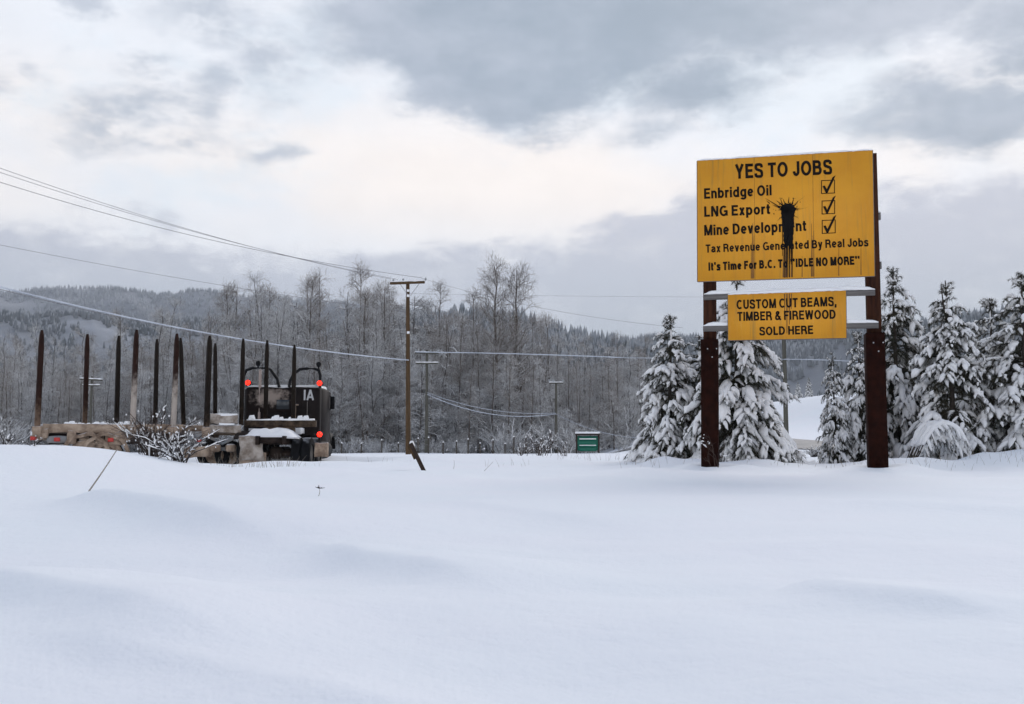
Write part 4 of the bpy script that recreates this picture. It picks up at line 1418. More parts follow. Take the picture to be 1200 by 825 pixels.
pole(479.5, 329, 58.0, 'tall brown wooden power pole with one snowy crossarm left of the cottonwoods', .155, arms=((332, 1.02, .12, 3, -2.2),), lean=.12, snowbands=((341, 1), (347, 1), (390, 1)))
pole(500.5, 410, 71.0, 'distant grey power pole with two snowy crossarms, right of the brown pole', .125, arms=((414, .85, .09, 4, 2), (426, .8, .09, 0, 0)), mat='pole_grey')
pole(651.5, 446, 72.0, 'distant grey power pole with one crossarm above the shrub and green cabinet', .11, arms=((449, .52, .08, 3, 0),), mat='pole_grey')
pole(919, 352, 52.0, 'slim greenish pole rising behind the small yellow panel', .135, mat='pole_grey')
pole(109, 441, 70.0, 'distant power pole with snowy crossarms seen between the log stakes', .11, arms=((445, .78, .09, 3, 3), (452, .6, .08, 0, 0)), mat='pole_grey')


def wire(pts, r_, lab, mat='wire', n=40, group=None, name='power_line'):
    """pts: [(px, py, Y)], a smooth line through two or three of them"""
    P = np.array([at(*p) for p in pts])
    if len(P) == 2:
        s = np.linspace(0, 1, n)[:, None]
        Q = P[0] * (1 - s) + P[1] * s
    else:
        t1 = np.linalg.norm(P[1] - P[0]) / (np.linalg.norm(P[1] - P[0]) + np.linalg.norm(P[2] - P[1]))
        s = np.linspace(0, 1, n)[:, None]
        L0 = (s - t1) * (s - 1) / (t1)
        L1 = s * (s - 1) / (t1 * (t1 - 1))
        L2 = s * (s - t1) / (1 - t1)
        Q = P[0] * L0 + P[1] * L1 + P[2] * L2
    return tag(obj(name, MB().tube(Q, r_, 5), M[mat], None, True), lab, 'wire', group)


GW = 'overhead lines left of the brown pole'
wire([(-240, 106, 30), (0, 197, 37), (457.5, 327, 57.8)], .011, 'uppermost dark line running to the left end of the brown pole crossarm', group=GW)
wire([(-240, 116, 31), (0, 202, 38), (466, 327.5, 57.9)], .011, 'dark line just under the uppermost one, running to the crossarm middle', group=GW)
wire([(-240, 130, 31.5), (0, 213.5, 38.5), (494, 325.5, 57.9)], .013, 'third dark line below the close upper pair, to the right end of the crossarm', group=GW)
wire([(-240, 236, 33), (0, 287, 40), (479, 366, 58.2)], .009, 'thin single line halfway between the upper lines and the white cable', group=GW)
wire([(-240, 266, 30), (0, 336, 37), (479, 422, 57.8)], .034, 'thick snow coated cable sagging from upper left to the brown pole', 'wire_snow', group=GW, name='snowy_cable')
wire([(-240, 272, 31), (0, 339, 38), (479, 428, 58.0)], .013, 'thin line hugging the underside of the thick white cable', group=GW)
wire([(487, 412.5, 70.8), (600, 414.5, 66), (728, 419, 60)], .032, 'white snow coated cable running right from the two armed distant pole', 'wire_snow', name='snowy_cable')
wire([(728, 419, 60), (830, 420.5, 56), (919, 421, 51.8)], .017, 'thin end of the white cable passing behind the left conifers', 'wire_snow')
wire([(919, 421, 51.8), (955, 421.5, 51), (1010, 424, 50)], .022, 'short snowy cable between the slim pole and the right post', 'wire_snow', name='snowy_cable')
wire([(480, 344, 58), (680, 347, 66), (870, 348, 76)], .007, 'faint upper line crossing the pale sky right of the cottonwoods')
wire([(494, 326, 57.8), (640, 362, 52), (800, 384, 46)], .007, 'faint lower line sloping across the pale sky right of the cottonwoods')
wire([(500.5, 462, 70.7), (590, 487, 71.3), (651.5, 485, 71.8)], .026, 'upper of two snowy lines sagging between the distant poles', 'wire_snow', name='snowy_cable')
wire([(500.5, 460, 70.7), (580, 481, 71.3), (651.5, 484, 71.8)], .018, 'thinner snowy line just above its twin between the distant poles', 'wire_snow', name='snowy_cable')
wire([(651.5, 485, 71.8), (700, 505, 72.5), (760, 514, 73)], .018, 'snowy line falling right from the distant one armed pole', 'wire_snow', name='snowy_cable')


# ------------------------------------------------------------------ logging truck
M['truck_dark'] = material('dark grimy cab paint', (0.013, 0.008, 0.007), 0.65, 0.5, 2.5, dust=((0.07, 0.045, 0.032), .3, 1.5, .5), spec=.12)
M['truck_black'] = material('black tubing', (0.008, 0.008, 0.009), 0.6, 0.2, 5, spec=.12)
M['grime'] = material('salt and mud crust', (0.46, 0.35, 0.26), 0.9, 0.3, 3.2, col2=(0.17, 0.115, 0.08), snow=.6, snow_lo=.55, snow_hi=.95, bump=.5, bscale=12)
M['grime_pale'] = material('pale salt crust', (0.50, 0.44, 0.385), 0.9, 0.3, 4.0, col2=(0.19, 0.145, 0.11), snow=.9, snow_lo=.5, snow_hi=.9, bump=.4, bscale=14)
M['bluegrey'] = material('blue grey steel plate', (0.20, 0.22, 0.24), 0.6, 0.3, 3, col2=(0.27, 0.25, 0.23))
M['stake'] = material('dark stake steel', (0.018, 0.012, 0.008), 0.7, 0.4, 3, dust=((0.22, 0.15, 0.10), 1.0, 1.9, .55), spec=.1)
M['stake_pale'] = material('salt splashed stake steel', (0.030, 0.012, 0.008), 0.75, 0.4, 3, dust=((0.50, 0.43, 0.37), 2.0, 3.3, .95), spec=.1)
M['stake_dusty'] = material('mud splashed stake steel', (0.030, 0.012, 0.008), 0.75, 0.4, 3, dust=((0.26, 0.175, 0.12), 1.2, 2.3, .85), spec=.1)
M['tyre'] = material('tyre rubber', (0.008, 0.008, 0.009), 0.85, 0.3, 5, spec=.1, snow=.25, snow_lo=.7, snow_hi=1.0)
M['rim'] = material('dirty rim', (0.2, 0.18, 0.16), 0.6, 0.3, 6)
M['red_lamp'] = lamp_mat('lit red lamp', (1.0, 0.016, 0.006), 3.2)
M['red_lens'] = material('red lens', (0.55, 0.05, 0.04), 0.3, .1, 5)
M['white_lens'] = material('white marker', (0.8, 0.8, 0.8), 0.3, .1, 5)
M['chrome'] = material('exhaust pipe', (0.45, 0.36, 0.32), 0.4, .2, 5, metal=.4)
M['decal'] = material('white decal', (0.5, 0.5, 0.5), 0.5, .1, 5)
M['glass'] = material('dark rear window', (0.03, 0.035, 0.04), 0.15, .1, 3, spec=.6)


def wheel(parent, c, r_, wdt, name='wheel', rimm='rim', axis='x', tyre='tyre'):
    def P(a, rr, o):
        q = (o, rr * math.cos(a), rr * math.sin(a))
        return q if axis == 'x' else (q[1], q[0], q[2])
    prof = [(-.5, .6), (-.5, .93), (-.38, 1.0), (.38, 1.0), (.5, .93), (.5, .6), (-.5, .6)]
    n = 28
    V = [P(2 * math.pi * i / n, r_ * q[1] * (1 + (.012 if (i % 2 and q[1] == 1.0) else 0)), wdt * q[0]) for i in range(n) for q in prof[:-1]]
    k = len(prof) - 1
    Q = [(i * k + j, ((i + 1) % n) * k + j, ((i + 1) % n) * k + (j + 1) % k, i * k + (j + 1) % k) for i in range(n) for j in range(k)]
    w = obj(name, MB().raw(V, [Q]), M[tyre], parent, 40, loc=c)
    rb = MB()
    prof = [(-.44, .62), (-.2, .55), (-.12, .3), (-.3, .2), (-.3, .001)]
    for sgn in (1, -1):
        V = [P(2 * math.pi * i / n, r_ * q[1], wdt * q[0] * sgn) for i in range(n) for q in prof]
        k = len(prof)
        Q = [(i * k + j, ((i + 1) % n) * k + j, ((i + 1) % n) * k + j + 1, i * k + j + 1) for i in range(n) for j in range(k - 1)]
        rb.raw(V, [Q])
    obj('rim', rb, M[rimm], w, 40)
    return w


def stake_mb(p, ztop, zbot, w=.13):
    mb = MB()
    s = [(zbot, .96), (zbot + (ztop - zbot) * .5, .94), (ztop - .5, .90), (ztop - .17, .74), (ztop, .42)]
    V = []
    for z, f in s:
        h_ = w / 2 * f
        V += [(p[0] - h_, p[1] - h_, z), (p[0] + h_, p[1] - h_, z), (p[0] + h_, p[1] + h_, z), (p[0] - h_, p[1] + h_, z)]
    Q = [(i * 4 + j, i * 4 + (j + 1) % 4, i * 4 + 4 + (j + 1) % 4, i * 4 + 4 + j) for i in range(len(s) - 1) for j in range(4)]
    return mb.raw(V, [Q, [(3, 2, 1, 0), (16, 17, 18, 19)]])


def lump_box(c, size, seed, amp=.03, n=(10, 4, 4)):
    """a box with a crusted, uneven surface"""
    bm = bmesh.new()
    bmesh.ops.create_cube(bm, size=1.0)
    bmesh.ops.scale(bm, vec=size, verts=bm.verts)
    bmesh.ops.subdivide_edges(bm, edges=bm.edges, cuts=5, use_grid_fill=True)
    P = np.array([v_.co[:] for v_ in bm.verts])
    nz = vnoise(P[:, 0] * 3 + seed, P[:, 2] * 5 + P[:, 1] * 2, seed)
    for v_, q in zip(bm.verts, nz):
        d = Vector((v_.co.x / size[0], v_.co.y / size[1], v_.co.z / size[2]))
        v_.co += d.normalized() * q * amp * 2
        v_.co += Vector(c)
    me_v = [v_.co[:] for v_ in bm.verts]
    bm.verts.index_update()
    fs = [[v_.index for v_ in f.verts] for f in bm.faces]
    bm.free()
    return MB().raw(me_v, [fs])


def rime_material():
    m = bpy.data.materials.new('wind blown rime')
    m.use_nodes = True
    t = m.node_tree
    b = t.nodes['Principled BSDF']
    b.inputs['Roughness'].default_value = 0.9
    b.inputs['Specular IOR Level'].default_value = 0.1
    tc_ = t.nodes.new('ShaderNodeTexCoord')
    sp = t.nodes.new('ShaderNodeSeparateXYZ'); t.links.new(tc_.outputs['Object'], sp.inputs[0])
    n1 = noise(t, tc_.outputs['Object'], 4.5, 6, 0.65)
    x_ = (X(t, sp.outputs[0]) + 0.02) / 0.66; z_ = (X(t, sp.outputs[2]) - 0.10) / 0.30
    d = (x_ * x_ + z_ * z_).op('SQRT') + (X(t, n1.outputs[0]) - 0.5) * 2.4
    c = mixc(t, d.smooth(1.25, 0.35), (0.013, 0.008, 0.007), (0.33, 0.27, 0.23))
    t.links.new(c, b.inputs['Base Color'])
    return m


def tractor():
    px0, Y0 = 332, 33.2
    x0 = ux(px0, Y0)
    zg = Hs(x0, Y0) + 0.0
    zg = -0.32
    head = R(1)            # heading, nearly straight away down the road
    t = thing('logging_truck', 'dark logging truck cab seen from behind with lit red lamps and black hoops', 'truck', (x0, Y0, zg), head)

    def zz(py, yl=1.75): return at(px0, py, Y0 + yl)[2] - zg
    k = (Y0 + 1.75) / FPX            # metres per picture pixel
    cx = lambda px, yl=1.75: ux(px, Y0 + yl) - x0 + yl * math.tan(head)
    # frame
    mb = MB()
    for sx in (-.42, .42): mb.box((sx, 1.6, .95), (.09, 6.6, .28), bevel=.01)
    for yy in (-1.5, .2, 2): mb.box((0, yy, .95), (.8, .1, .2))
    obj('frame', mb, M['truck_dark'], t)
    # rear bogie
    for yy in (-.75, .6):
        for sx in (-1.02, -.70, .70, 1.02):
            wheel(t, (sx, yy, .52), .52, .29)
    ax = MB()
    for yy in (-.75, .6): ax.tube([(-1.0, yy, .52), (1.0, yy, .52)], .09, 8)
    for yy in (-.75, .6): ax.box((0, yy, .55), (.4, .5, .4), bevel=.1)
    obj('axle', ax, M['truck_dark'], t)
    # mud guards and flaps
    fl = lump_box((cx(297.5, -1.42), -1.42, .70), (25 * k, .06, .74), 2, .05)
    obj('mud_flap', fl, M['grime_pale'], t, True)
    obj('mud_flap', lump_box((cx(299, -1.36), -1.36, .34), (28 * k, .06, .42), 5, .03), M['grime'], t, True)
    for sx, w_ in ((-1, .80),):
        fd = MB()
        s_ = np.linspace(R(25), R(155), 12)
        V = []
        for a in s_:
            for o in (-w_ / 2, w_ / 2):
                V.append((sx * .84 + o, -.08 + 1.42 * math.cos(a), .62 + .66 * math.sin(a) ** .6))
        Q = [(i * 2, i * 2 + 1, i * 2 + 3, i * 2 + 2) for i in range(11)]
        V2 = [(p[0], p[1], p[2] - .03) for p in V]
        fd.raw(V, [Q]); fd.raw(V2, [[q[::-1] for q in Q]])
        obj('mudguard', fd, M['truck_dark'], t)
    # snow heaped over the left guard and the frame
    g = np.random.default_rng(31)
    sn = MB()
    nx_, ny_ = 26, 12
    V = []
    for i in range(nx_):
        for j in range(ny_):
            fx, fy = i / (nx_ - 1), j / (ny_ - 1)
            edge_ = min(1, 6 * min(fx, 1 - fx)) * min(1, 5 * min(fy, 1 - fy) + .05)
            zz_ = (.20 - .06 * fx) * edge_ * (.6 + 1.3 * (float(vnoise(fx * 7, fy * 4, 3)) + .35)) + 1.10
            V.append((cx(284, -1.2) + fx * 62 * k * (1 + .02 * float(vnoise(fy * 5, 1, 2))), -1.45 + fy * 1.2, zz_ - .10 * (1 - edge_)))
    Q = [(i * ny_ + j, (i + 1) * ny_ + j, (i + 1) * ny_ + j + 1, i * ny_ + j + 1) for i in range(nx_ - 1) for j in range(ny_ - 1)]
    V2 = [(p[0], p[1], 1.04) for p in V]
    sn.raw(V, [Q]); sn.raw(V2, [[q[::-1] for q in Q]])
    obj('snow_cap', sn, M['snow_cap'], t, True)
    # bunk with two stakes
    bk = MB(); bk.box((0, -.2, 1.50), (2.35, .3, .22), bevel=.02); bk.box((0, -.2, 1.28), (.9, .5, .22), bevel=.02)
    b = obj('bunk', bk, M['stake'], t)
    obj('snow_cap', lump_box((0, -.2, 1.63), (2.2, .26, .06), 5, .03), M['snow_cap'], b, True)
    for (px, top) in ((285, 397), (345, 404)):
        obj('stake', stake_mb((cx(px, -.2), -.2), zz(top, -.2), 1.45), M['stake'], t)
    obj('stake', stake_mb((cx(313, .35), .35), zz(398.5, .35), 1.4), M['stake'], t)
    g = np.random.default_rng(5)
    for q in range(9):
        sx = g.uniform(-1.05, 1.05)
        r_ = g.uniform(.04, .085)
        obj('snow_clod', MB().tube([(sx - r_, -.22, 1.64), (sx - r_ * .4, -.2, 1.64 + r_ * .8), (sx + r_ * .5, -.22, 1.64 + r_), (sx + r_ * 1.2, -.2, 1.64)], [r_ * .5, r_, r_ * .9, r_ * .3], 7), M['snow_cap'], b, True)
    for q in range(3):
        hx = cx(327) + q * .09
        sg = np.linspace(0, 1, 14)
        ho = MB(); ho.tube(np.stack([hx + .12 * np.sin(sg * 3 + q), 1.70 - sg * 1.3, 1.95 - .75 * np.sin(sg * math.pi) * .8 - sg * .45], -1), .018, 6)
        obj('air_hose', ho, M['truck_black'], t, True)
    # deck behind the cab, with snow
    obj('deck', MB().box((-.1, 1.15, 1.16), (2.0, .9, .06)), M['truck_dark'], t)
    obj('snow_cap', lump_box((-.35, .85, 1.27), (1.7, .75, .16), 9, .06), M['snow_cap'], t, True)
    # cab
    zc0, zc1 = .8, zz(453.5)
    yb = 1.75
    wc = (378 - 287) * k
    cc = cx(332.5) 
    cb = MB(); cb.box((cc, yb + 1.0, (zc0 + zc1) / 2), (wc, 2.0, zc1 - zc0), bevel=.10)
    cab = obj('cab', cb, M['truck_dark'], t)
    pn = MB()
    for q in range(11): pn.box((cc + wc / 2 - .12 - q * .085, yb - .01, (zc1 + 1.35) / 2 + .1), (.03, .03, zc1 - 1.65))
    obj('ribbed_panel', pn, M['truck_dark'], cab)
    # frosted pale area above a dark rear window
    fm = MB()
    nx_, ny_ = 24, 16
    gx, gz = np.meshgrid(np.linspace(-.85, .85, nx_), np.linspace(-.42, .42, ny_), indexing='ij')
    V = np.stack([gx, -.012 - .02 * (vnoise(gx * 6, gz * 6, 4) + .5) - .0 * gx, gz], -1).reshape(-1, 3)
    ii_ = np.arange(nx_ - 1)[:, None] * ny_; jj_ = np.arange(ny_ - 1)[None]
    fm.raw(V, [np.stack([ii_ + jj_, ii_ + ny_ + jj_, ii_ + ny_ + jj_ + 1, ii_ + jj_ + 1], -1).reshape(-1, 4)])
    obj('rime_patch', fm, rime_material(), cab, True, loc=(cx(319), yb - .005, zz(469)))
    obj('rear_window', MB().box((cx(333), yb - .02, zz(474)), (15 * k, .04, 11 * k), bevel=.015), M['glass'], cab)
    sn = lump_box((cc, yb + .9, zc1 + .03), (wc * .92, 1.7, .08), 15, .04)
    obj('snow_cap', sn, M['snow_cap'], cab, True)
    # right rear locker with ladder and lettering
    lk = MB(); lk.box((cx(364), yb - .22, (zc1 + .25) / 2), (28 * k, .36, zc1 - .35), bevel=.03)
    locker = obj('locker', lk, M['truck_dark'], cab)
    ld = MB()
    for ox in (0, .18): ld.tube([(cx(349) + ox * .3, yb - .45, .9), (cx(349) + ox * .3, yb - .45, zz(475))], .014, 6)
    ld.tube([(cx(346), yb - .45, zz(475)), (cx(354), yb - .45, zz(475))], .03, 6)
    obj('grab_rail', ld, M['grime'], locker)
    hn = MB(); hn.tube([(cx(364), yb - .42, zz(492)), (cx(364), yb - .45, zz(488)), (cx(364), yb - .45, zz(474)), (cx(364), yb - .42, zz(471))], .012, 6)
    obj('handle', hn, M['rim'], locker)
    wm = write('IA', .085)
    wm.V = [v_ * np.array([.36, .36, .002]) for v_ in wm.V]
    me = wm.mesh('lettering')
    lo = link('lettering', me, M['decal'], locker, (cx(359.5), yb - .406, zz(469.5)))
    lo.rotation_euler = (R(90), 0, 0)
    # hood, front wheels and guards
    hd = MB(); hd.box((cc, yb + 3.0, 1.35), (wc * .72, 2.0, 1.1), bevel=.14)
    obj('hood', hd, M['truck_dark'], t)
    for sx in (-1.02, 1.02):
        wheel(t, (cc + sx, yb + 2.9, .52), .52, .30)
        fd = MB()
        a_ = np.linspace(R(5), R(175), 14)
        V = []
        for a in a_:
            for (o, rr) in ((-.22, .66), (.22, .66), (.27, .56)):
                V.append((cc + sx * 1.03 + o * (1 if sx > 0 else -1), yb + 2.9 + rr * math.cos(a), .58 + rr * math.sin(a)))
        Q = [(i * 3 + j, i * 3 + j + 1, i * 3 + j + 4, i * 3 + j + 3) for i in range(13) for j in range(2)]
        fd.raw(V, [Q])
        obj('front_mudguard', fd, M['truck_black'], t, True)
    # fuel tank and step behind the right wheel
    ft = MB(); ft.tube([(cc + wc / 2 - .12, yb - .25, .62), (cc + wc / 2 - .12, yb + 1.3, .62)], .32, 16)
    obj('fuel_tank', ft, M['truck_black'], t, 40)
    obj('step_box', lump_box((cx(378.5, -1.3), -1.3, zz(527, -1.3)), (13 * k, .3, 15 * k), 17, .02), M['grime'], t)
    # hoops of the headache rack
    for pts in (([(287, 454), (287, 441), (290, 434), (297, 431.5), (313, 431.5), (318, 433.5), (326, 444), (328.5, 454)]),
                ([(340, 454), (341, 446), (345, 438.5), (352, 433), (360, 432), (370, 432.2), (374.5, 434.5), (376, 440), (376, 456)])):
        P = np.array([(cx(a), yb - .05, zz(b)) for a, b in pts])
        mb = MB(); mb.tube(P, .052, 8)
        obj('rack_hoop', mb, M['truck_black'], t, True)
    for (px, py) in ((303.5, 426), (374, 427)):
        wl = MB()
        prof = [(-.17, .02), (-.1, .03), (-.07, .075), (0, .092), (.06, .08), (.09, .03)]
        wl.tube([(cx(px), yb - .05, zz(py) + a) for a, _ in prof], [b for _, b in prof], 12)
        obj('work_lamp', wl, M['truck_black'], t, True)
    for (px, py) in ((291.5, 448.5), (375, 449)):
        hs = MB(); hs.tube([(cx(px, yb - .46), yb - .46, zz(py, yb - .46)), (cx(px, yb - .46), yb - .3, zz(py, yb - .46))], .10, 14)
        lh = obj('tail_lamp', hs, M['truck_black'], t, 40)
        ln = MB(); ln.tube([(cx(px, yb - .46), yb - .50, zz(py, yb - .46)), (cx(px, yb - .46), yb - .485, zz(py, yb - .46)), (cx(px, yb - .46), yb - .462, zz(py, yb - .46))], [.05, .08, .09], 14)
        obj('lens', ln, M['red_lamp'], lh, True)
    lz = zz(509, -1.45)
    hs = MB(); hs.tube([(cx(376, -1.45), -1.45, lz), (cx(376, -1.45), -1.3, lz)], .09, 14)
    lh = obj('tail_lamp', hs, M['truck_black'], t, 40)
    ln = MB(); ln.tube([(cx(376, -1.45), -1.49, lz), (cx(376, -1.45), -1.475, lz), (cx(376, -1.45), -1.452, lz)], [.05, .075, .085], 14)
    obj('lens', ln, M['red_lamp'], lh, True)
    # bracket bars
    br = MB()
    for px in (290.5, 375): br.tube([(cx(px), yb - .3, zz(449)), (cx(px), yb - .02, zz(452))], .02, 6)
    br.tube([(cx(376, -1.3), -1.32, lz), (cx(376, -1.3), -1.32, lz - .35), (cx(372, .3), .3, lz - .35)], .03, 6)
    obj('lamp_bracket', br, M['truck_black'], t)
    ex = MB(); ex.tube([(cx(305.5), yb + .02, 1.5), (cx(305.5), yb + .02, zz(433))], .05, 10)
    obj('exhaust_stack', ex, M['chrome'], t, 40)
    mr = MB(); mr.box((cx(390.5, yb + 1.6), yb + 1.6, zz(472, yb + 1.6)), (.16, .07, .46), bevel=.03)
    m_ = obj('mirror', mr, M['truck_black'], t)
    ma = MB(); ma.tube([(cx(390.5, yb + 1.6), yb + 1.6, zz(466, yb + 1.6)), (cc + wc / 2 - .05, yb + 1.7, zz(463, yb + 1.6))], .016, 6); ma.tube([(cx(390.5, yb + 1.6), yb + 1.6, zz(478, yb + 1.6)), (cc + wc / 2 - .05, yb + 1.7, zz(481, yb + 1.6))], .016, 6)
    obj('mirror_arm', ma, M['truck_black'], m_)
    # grey air cleaner can beside the cab
    ac = MB(); ac.tube([(cx(382, yb + 2.2), yb + 2.2, 1.0), (cx(382, yb + 2.2), yb + 2.2, zz(484, yb + 2.2))], .13, 12)
    obj('air_cleaner', ac, M['bluegrey'], t, 40)


tractor()


def trailer():
    P0 = np.array([ux(46, 30.3), 30.3]); P1 = np.array([ux(289, 32.4), 32.4])
    d = P1 - P0; L = np.linalg.norm(d); d /= L
    yaw = math.atan2(d[1], d[0])
    n = np.array([-d[1], d[0]])
    zg = -.35
    t = thing('log_trailer', 'empty mud crusted log trailer with rows of upright dark stakes', 'trailer', (P0[0], P0[1], zg), yaw)

    def loc(px, off):
        """the trailer's x where the sight line px crosses the line at sideways distance off"""
        r_ = np.array([(px - 600) / FPX / ct, 1.0])
        o = P0 + n * off
        # o + s d = q r
        A = np.array([[d[0], -r_[0]], [d[1], -r_[1]]])
        s, q = np.linalg.solve(A, -o)
        return s, q
    zz = lambda py, Y: at(600, py, Y)[2] - zg
    wd = 2.0
    bed = obj('side_beam', lump_box((L * .36, .12, zz(502, 30.8)), (L * .66, .26, .26), 4, .05), M['grime'], t, True)
    obj('side_beam', lump_box((L * .5, wd - .1, zz(504, 32.5)), (L * .98, .24, .34), 6, .04), M['grime'], t, True)
    obj('tail_beam', lump_box((.1, wd / 2, zz(507, 31)), (.26, wd, .40), 8, .05), M['grime'], t, True)
    obj('shade_beam', MB().box((L * .45, wd / 2, zz(514, 31)), (L * .8, 1.0, .34), bevel=.03), M['truck_dark'], t)  # dark beam whose colour stands in for shade behind the plates
    g = np.random.default_rng(8)
    for px, wpx, py, hpx, mt in ((52, 14, 508, 12, 'grime'), (72, 20, 515, 7, 'bluegrey'), (88, 9, 512, 17, 'grime'), (103, 10, 511, 10, 'grime'), (121, 9, 513, 12, 'grime'), (137, 16, 514, 15, 'grime'), (150, 9, 511, 12, 'grime')):
        sx, q = loc(px, .05)
        kk = q / FPX
        obj('hanger_plate', lump_box((sx, .06 + g.uniform(-.05, .03), zz(py, q)), (wpx * kk * 1.12, .14, hpx * kk), int(px), .05), M[mt], t, True)
    for px in (105, 128):
        sx, q = loc(px, .0)
        # mud-caked guard over each wheel
        a_ = np.linspace(R(10), R(170), 16)
        V = []
        for a in a_:
            for oy, rr in ((-.12, .60), (-.14, .72), (.25, .70)):
                V.append((sx + rr * math.cos(a), oy + .03 * math.sin(a * 9 + px), .5 + rr * math.sin(a) * (1 + .05 * math.sin(a * 7 + px))))
        gd = MB().raw(V, [[(i * 3 + j_, i * 3 + j_ + 1, i * 3 + j_ + 4, i * 3 + j_ + 3) for i in range(15) for j_ in range(2)]])
        obj('wheel_guard', gd, M['grime'], t, True)
    for q in range(14):
        sx = g.uniform(.3, L * .62)
        r_ = g.uniform(.04, .09)
        zt_ = zz(498, 30.8)
        obj('snow_clod', MB().tube([(sx - r_, .05, zt_), (sx - r_ * .3, .07, zt_ + r_ * .6), (sx + r_ * .6, .05, zt_ + r_ * .7), (sx + r_ * 1.5, .06, zt_ - .01)], [r_ * .5, r_, r_ * .9, r_ * .3], 7), M['snow_cap'], bed, True)
    # snow ridge along the beam
    s = np.linspace(0, 1, 60)
    rr = .032 * (.3 + 1.3 * (vnoise(s * 18, s * 0, 3) + .4))
    sn = MB(); sn.tube(np.stack([s * L * .64 + .1, s * 0 + .12, s * 0 + zz(498, 30.8) + .01], -1), np.clip(rr, .012, .09), 7)
    obj('snow_cap', sn, M['snow_cap'], bed, True)
    # stakes: near side, then far side
    for (px, top, off, dusty, w) in ((47, 387, .0, 1, .15), (158, 386.5, .0, 2, .145), (205.5, 391, .0, 2, .14), (244, 393.5, .0, 0, .15),
                                     (103, 391, wd, 1, .135), (140, 393, wd, 0, .135), (185, 397, wd, 0, .125), (221, 396, wd, 0, .125), (255.5, 402, wd, 0, .115)):
        sx, q = loc(px, off)
        zt = at(px, top, q)[2] - zg
        lean = 0.0
        o = obj('stake', stake_mb((0, 0), zt, 1.15, w), M[('stake', 'stake_dusty', 'stake_pale')[dusty]], t, loc=(sx, off + (.02 if off == 0 else 0), 0))
        o.rotation_euler = (R(-1.5 if off else 1.2), R({221: -3.2, 255.5: -.8}.get(px, 0)), R(20))
        so = obj('stake_socket', MB().box((0, 0, 1.24), (w * 1.7, w * 1.7, .34), bevel=.02), M['grime'], t, loc=(sx, off + .02, 0))
    # axles and wheels, crusted
    for sx in (loc(105, .1)[0], loc(128, .1)[0]):
        for yy in (.15, .47, wd - .47, wd - .15):
            wheel(t, (sx, yy, .50), .50, .28, rimm='grime', axis='y', tyre='grime' if yy < .2 else 'tyre')
    # blue-grey plate with a marker, and the front running gear
    sx = loc(232, -.02)[0]
    Yp = 31.9
    obj('side_plate', lump_box((sx, .03, zz(513, Yp)), (.62, .06, .40), 33, .02), M['bluegrey'], t)
    obj('lower_plate', lump_box((sx + .1, .03, zz(530, Yp)), (.8, .08, .34), 35, .06), M['grime'], t)
    sa, sb = loc(244, 0)[0], loc(283, 0)[0]
    sm = (sa + sb) / 2
    b1 = obj('headboard_box', lump_box((sm, .25, zz(491, 32)), (sb - sa - .1, .5, .30), 21, .075), M['grime_pale'], t, True)
    obj('snow_cap', lump_box((sm, .25, zz(485.5, 32)), (sb - sa - .15, .45, .07), 22, .03), M['snow_cap'], b1, True)
    b2 = obj('headboard_box', lump_box((sm + .05, .15, zz(503, 32)), (sb - sa, .4, .28), 24, .085), M['grime_pale'], t, True)
    obj('snow_cap', lump_box((sm + .12, -.03, zz(497, 32)), (.5, .2, .08), 25, .04), M['snow_cap'], b2, True)
    su = MB()
    su.tube([(sa + .1, .1, zz(512, 32)), (sm, .1, zz(520, 32)), (sb - .05, .1, zz(512, 32))], .05, 7)
    su.tube([(sa + .05, .3, zz(526, 32)), (sb, .3, zz(526, 32))], .07, 7)
    obj('suspension', su, M['bluegrey'], t, True)
    for px in (255.5, 273.5):
        q = loc(px, -.05)[0]
        hb = MB(); hb.box((q, .0, zz(525, 32)), (.32, .36, .26), bevel=.07)
        obj('hub', hb, M['grime'], t)
        wheel(t, (q, .45, .50), .48, .28, rimm='grime', axis='y')
        wheel(t, (q, wd - .3, .50), .48, .28, rimm='grime', axis='y')
    # marker lamps
    for (px, py, off, nm, mat) in ((43.5, 508, -.08, 'marker_lamp', 'white_lens'), (43.5, 513.5, -.08, 'marker_lamp', 'red_lens'), (71, 515, -.06, 'marker_lamp', 'red_lens'), (133.5, 515.5, -.09, 'marker_lamp', 'red_lens'), (236, 516.5, -.02, 'marker_lamp', 'red_lens')):
        s_, q = loc(px, off)
        lm = MB(); lm.box((s_, off, at(px, py, q)[2] - zg), (.17, .05, .12 if px != 236 else .07), bevel=.02)
        obj(nm, lm, M[mat], t)


trailer()


# ------------------------------------------------------------------ green cabinet on posts
M['green'] = material('green painted steel', (0.012, 0.16, 0.105), 0.5, 0.2, 4)
M['dark_wood'] = material('dark brown post wood', (0.05, 0.035, 0.028), 0.85, 0.4, 5, stretch=(2, 2, .3))


